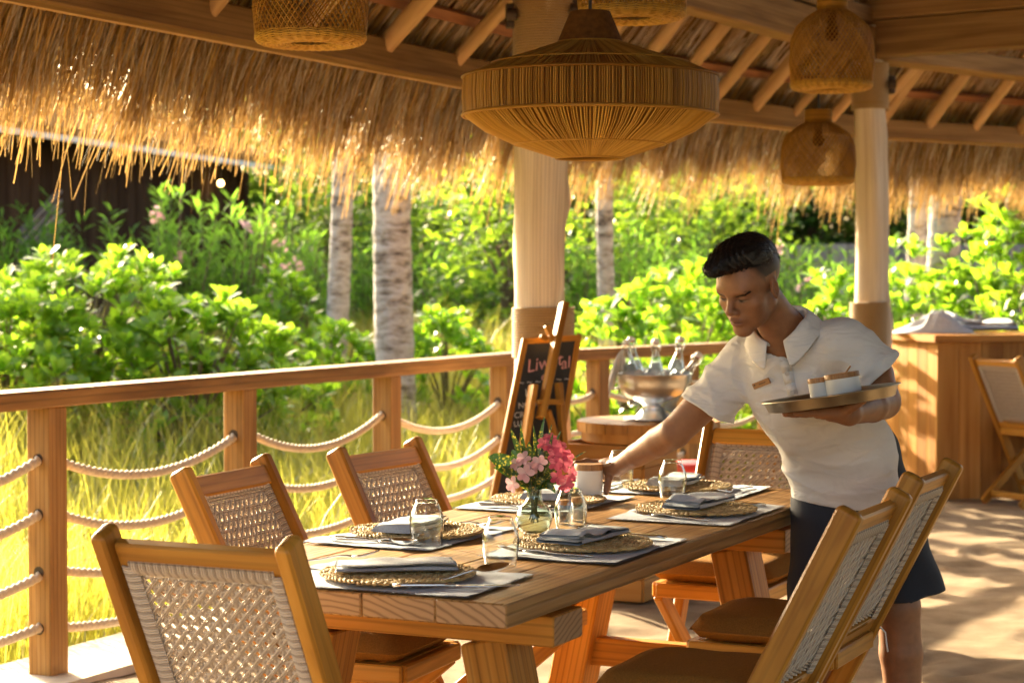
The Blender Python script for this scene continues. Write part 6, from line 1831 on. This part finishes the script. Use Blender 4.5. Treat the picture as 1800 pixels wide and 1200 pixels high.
_tc = _n.new('ShaderNodeTexCoord'); _mp = _n.new('ShaderNodeMapping'); _mp.inputs['Rotation'].default_value = (0, R_(35), 0); _mp.inputs['Scale'].default_value = (9, 9, 22); _l.new(_tc.outputs['Object'], _mp.inputs[0])
_no = _n.new('ShaderNodeTexNoise'); _no.inputs['Scale'].default_value = 1; _no.inputs['Detail'].default_value = 2; _no.inputs['Distortion'].default_value = 1.2; _l.new(_mp.outputs[0], _no.inputs['Vector'])
_b0 = [q for q in _n if q.type == 'BUMP'][0]; _b1 = _n.new('ShaderNodeBump'); _b1.inputs['Strength'].default_value = .55; _b1.inputs['Distance'].default_value = .02
_l.new(_no.outputs[0], _b1.inputs['Height']); _l.new(_b1.outputs[0], _b0.inputs['Normal'])
sh = link('polo_shirt', np_mesh('polo_shirt', V - PO, F, M['shirt'], True), person)
def on_shirt(px, py, off=.002, d=5.0):
    """first point of the shirt along the line of sight"""
    a = arr(at(px, py, 1.0)) - np.array([0, 0, CAM_H]); t = 4.7
    for _ in range(60): t += float(shirt.ev((np.array([0, 0, CAM_H]) + a * t)[None])[0]) * .8
    p = np.array([0, 0, CAM_H]) + a * t; g = shirt.grad(p[None])[0]
    return Vector(p + g * off - PO), Vector(g)
def strip(pts, w, th, name, m, parent):
    mb = MB()
    q = [on_shirt(*p, .002) for p in pts]
    for (a, ga), (b2, gb) in zip(q[:-1], q[1:]): mb.bar(a, b2 + (b2 - a).normalized() * .001, w, th, up=ga)
    return mb.build(name, m, parent, True)
strip([(1374 + (1397 - 1374) * i / 14, 614 + 91 * i / 14) for i in range(15)][::3], .026, .004, 'placket', M['shirt'], sh)
M['button'] = plain('pearl_button', (.55, .53, .50), .3)
for px, py in ((1374, 626), (1384, 655), (1393, 690)):
    p, g = on_shirt(px, py, .006); q = g.to_track_quat('Z', 'Y').to_matrix().to_4x4(); mb = MB(); mb.lathe([(0, .0005), (.004, .0005), (.0062, .001), (.0066, -.0015)], 14); bo = mb.build('button', M['button'], sh, True); bo.matrix_local = Matrix.Translation(p) @ q
# collar: a folded band, points at the front
nax = Vector(hd(0, -.02, -.05)) - NB; nax = (nax.normalized() * .7 + Vector((.1, .1, 1)) * .5).normalized(); fr_ = Vector((-.45, -.85, 0)); fr_ = (fr_ - nax * fr_.dot(nax)).normalized(); sd_ = nax.cross(fr_).normalized(); mb = MB(); NA = 40; rows = []
NBc = NB + Vector((-.004, -.004, -.012))
for i in range(NA + 1):
    a = R_(16 + 328 * i / NA); fa = min(i, NA - i) / NA                # 0 at the points
    pt = max(0, 1 - fa / .15)
    prof_ = [(.063, .006 - .008 * pt), (.066, .040 - .028 * pt), (.075, .046 - .028 * pt), (.090 + .002 * pt, .026 - .030 * pt), (.108 + .008 * pt, -.008 - .040 * pt)]
    row = []
    for (rad_, hz) in prof_:
        row.append(len(mb.v)); mb.v.append(NBc + (fr_ * math.cos(a) + sd_ * math.sin(a)) * rad_ + nax * hz - Vector(PO))
    rows.append(row)
for a, c in zip(rows[:-1], rows[1:]):
    for j in range(4): mb.face((a[j], a[j + 1], c[j + 1], c[j]))
co = mb.build('collar', M['shirt'], sh, True); so = co.modifiers.new('thickness', 'SOLIDIFY'); so.thickness = .0035; su = co.modifiers.new('soft', 'SUBSURF'); su.levels = su.render_levels = 1
# wooden name badge with burnt lettering
p, g = on_shirt(1340, 673, .004); dx = (on_shirt(1352, 668, .004)[0] - on_shirt(1328, 678, .004)[0]).normalized(); mb = MB(); mb.bar(p - dx * .031, p + dx * .031, .0155, .004, up=g, ch=.0015); bd = mb.build('name_badge', M['lid'], sh)
mb = MB(); sdv = g.cross(dx).normalized()
rb = random.Random(4); x = -.006
while x < .016:
    w = rb.uniform(.0012, .0026); c = p + dx * x + g * .0024; mb.bar(c - sdv * rb.uniform(.001, .0022), c + sdv * rb.uniform(.001, .0022) + dx * rb.uniform(-.001, .001), .0007, .0004, up=g); x += w
mb.tube([p - dx * .022 + sdv * .002 + g * .0021, p - dx * .022 + sdv * .002 + g * .0028], .0022, 8); mb.build('lettering', M['cord'], bd)

# ---- shorts
shorts = Sdf()
shorts.cone(arr(PE) + np.array([0, 0, .06]), arr(PE) + np.array([0, 0, -.04]), .140, .142, .05, flat=(TN, 1.2))
SKL = at(1600, 1072, 5.36); SKR = at(1446, 1090, 5.33)
shorts.cone(arr(HL) + np.array([-.01, 0, .02]), arr(SKL), .104, .108, .04, flat=((0, 1, 0), .95)); shorts.cone(arr(HRt) + np.array([0.01, 0, .02]), arr(SKR), .098, .094, .04)
def clip_shorts(p, n_, c, reach):
    p, n_, c = np.array(p), np.array(n_) / np.linalg.norm(n_), np.array(c)
    shorts.add(lambda P: np.maximum(-((P - p) @ n_), np.linalg.norm(P - c, axis=1) - reach), c, reach, .003, '-')
hl = arr(at(1600, 1052, 5.36)); nl = np.array([.30, -.10, -1.0]); clip_shorts(hl, nl, hl + nl * .12, .30)
hr = arr(at(1446, 1060, 5.33)); nr_ = np.array([.05, -.05, -1.0]); clip_shorts(hr, nr_, hr + nr_ * .12, .26)
shorts.cone(hl + nl * .12, hl - nl * .04, .082, .076, .002, '-'); shorts.cone(hr + nr_ * .12, hr - nr_ * .05, .078, .072, .002, '-')
def sfold(P): return .0035 * np.sin(P[:, 0] * 34 + 5 * np.sin(P[:, 2] * 9) + P[:, 1] * 20) * np.clip((.85 - P[:, 2]) / .3, 0, 1) + .0015 * np.sin(P[:, 2] * 60 + P[:, 0] * 25)
V, F = surface(shorts, .006, (.55, 4.95, .25), (1.45, 5.80, 1.05), disp=sfold)
M['shorts'] = plain('navy_cotton', (.020, .024, .036), .85, noise=.15, nscale=500, bump=.2)
link('shorts', np_mesh('shorts', V - PO, F, M['shorts'], True), person)

# ---- what he holds: a lidded jar, a tray with two more jars
def jar(loc, rad, h, label, rot=None, stick=False):
    e = empty('lidded_jar', loc); tag(e, label, 'jar')
    if rot: e.rotation_euler = rot
    mb = MB(); mb.lathe([(0, .0), (rad * .82, .0), (rad * .90, .003), (rad, h * .35), (rad, h * .82), (rad * .96, h * .82), (rad * .95, .01), (0, .008)], 40); smooth_by_angle(mb.build('ceramic_body', M['ceramic'], e))
    mb = MB(); mb.lathe([(0, h * .822), (rad * 1.0, h * .822), (rad * 1.03, h * .83), (rad * 1.03, h * .97), (rad * .99, h), (0, h)], 40)
    smooth_by_angle(mb.build('wooden_lid', M['lid'], e))
    if stick:
        mb = MB(); mb.bar((rad * .5, -rad * .3, h * .86), (rad * 1.75, -rad * .55, h * 1.04), .007, .003, ch=.001); mb.bar((rad * .5, -rad * .1, h * .86), (rad * 1.75, -rad * .30, h * 1.08), .004, .003); mb.build('wooden_spoon', M['lid'], e)
    return e
jar(JAR + Vector((0, 0, .005)), .0392, .098, 'white ceramic jar with wooden lid and spoon under the waiter\'s right hand', stick=True)
tray = empty('serving_tray', TRC); tray.rotation_euler = Matrix((TX, Vector((0, 1, -.045)).normalized(), TX.cross(Vector((0, 1, -.045))).normalized())).transposed().to_euler(); tag(tray, 'round steel serving tray on the waiter\'s left hand', 'tray')
mb = MB(); mb.lathe([(0, -.011), (.148, -.011), (.152, -.009), (.161, .012), (.170, .0145), (.1715, .0125), (.163, .0095), (.154, -.0125), (.150, -.0145), (0, -.0145)], 72); mb.build('tray_body', M['tray'], tray, True)
tm = Matrix.Translation(TRC) @ tray.rotation_euler.to_matrix().to_4x4()
for (x, y, rad_, h_, lab) in ((-.022, .02, .0250, .064, 'smaller white lidded jar on the left of the tray'), (.032, -.01, .0420, .068, 'wider white lidded jar on the right of the tray')):
    e = jar(tm @ Vector((x, y, -.0105)), rad_, h_, lab, tray.rotation_euler)
mb = MB(); mb.tube([(.01, 0, .066), (.024, -.005, .082)], .0022, 6); o = mb.build('spoon_handle', M['lid'], e)
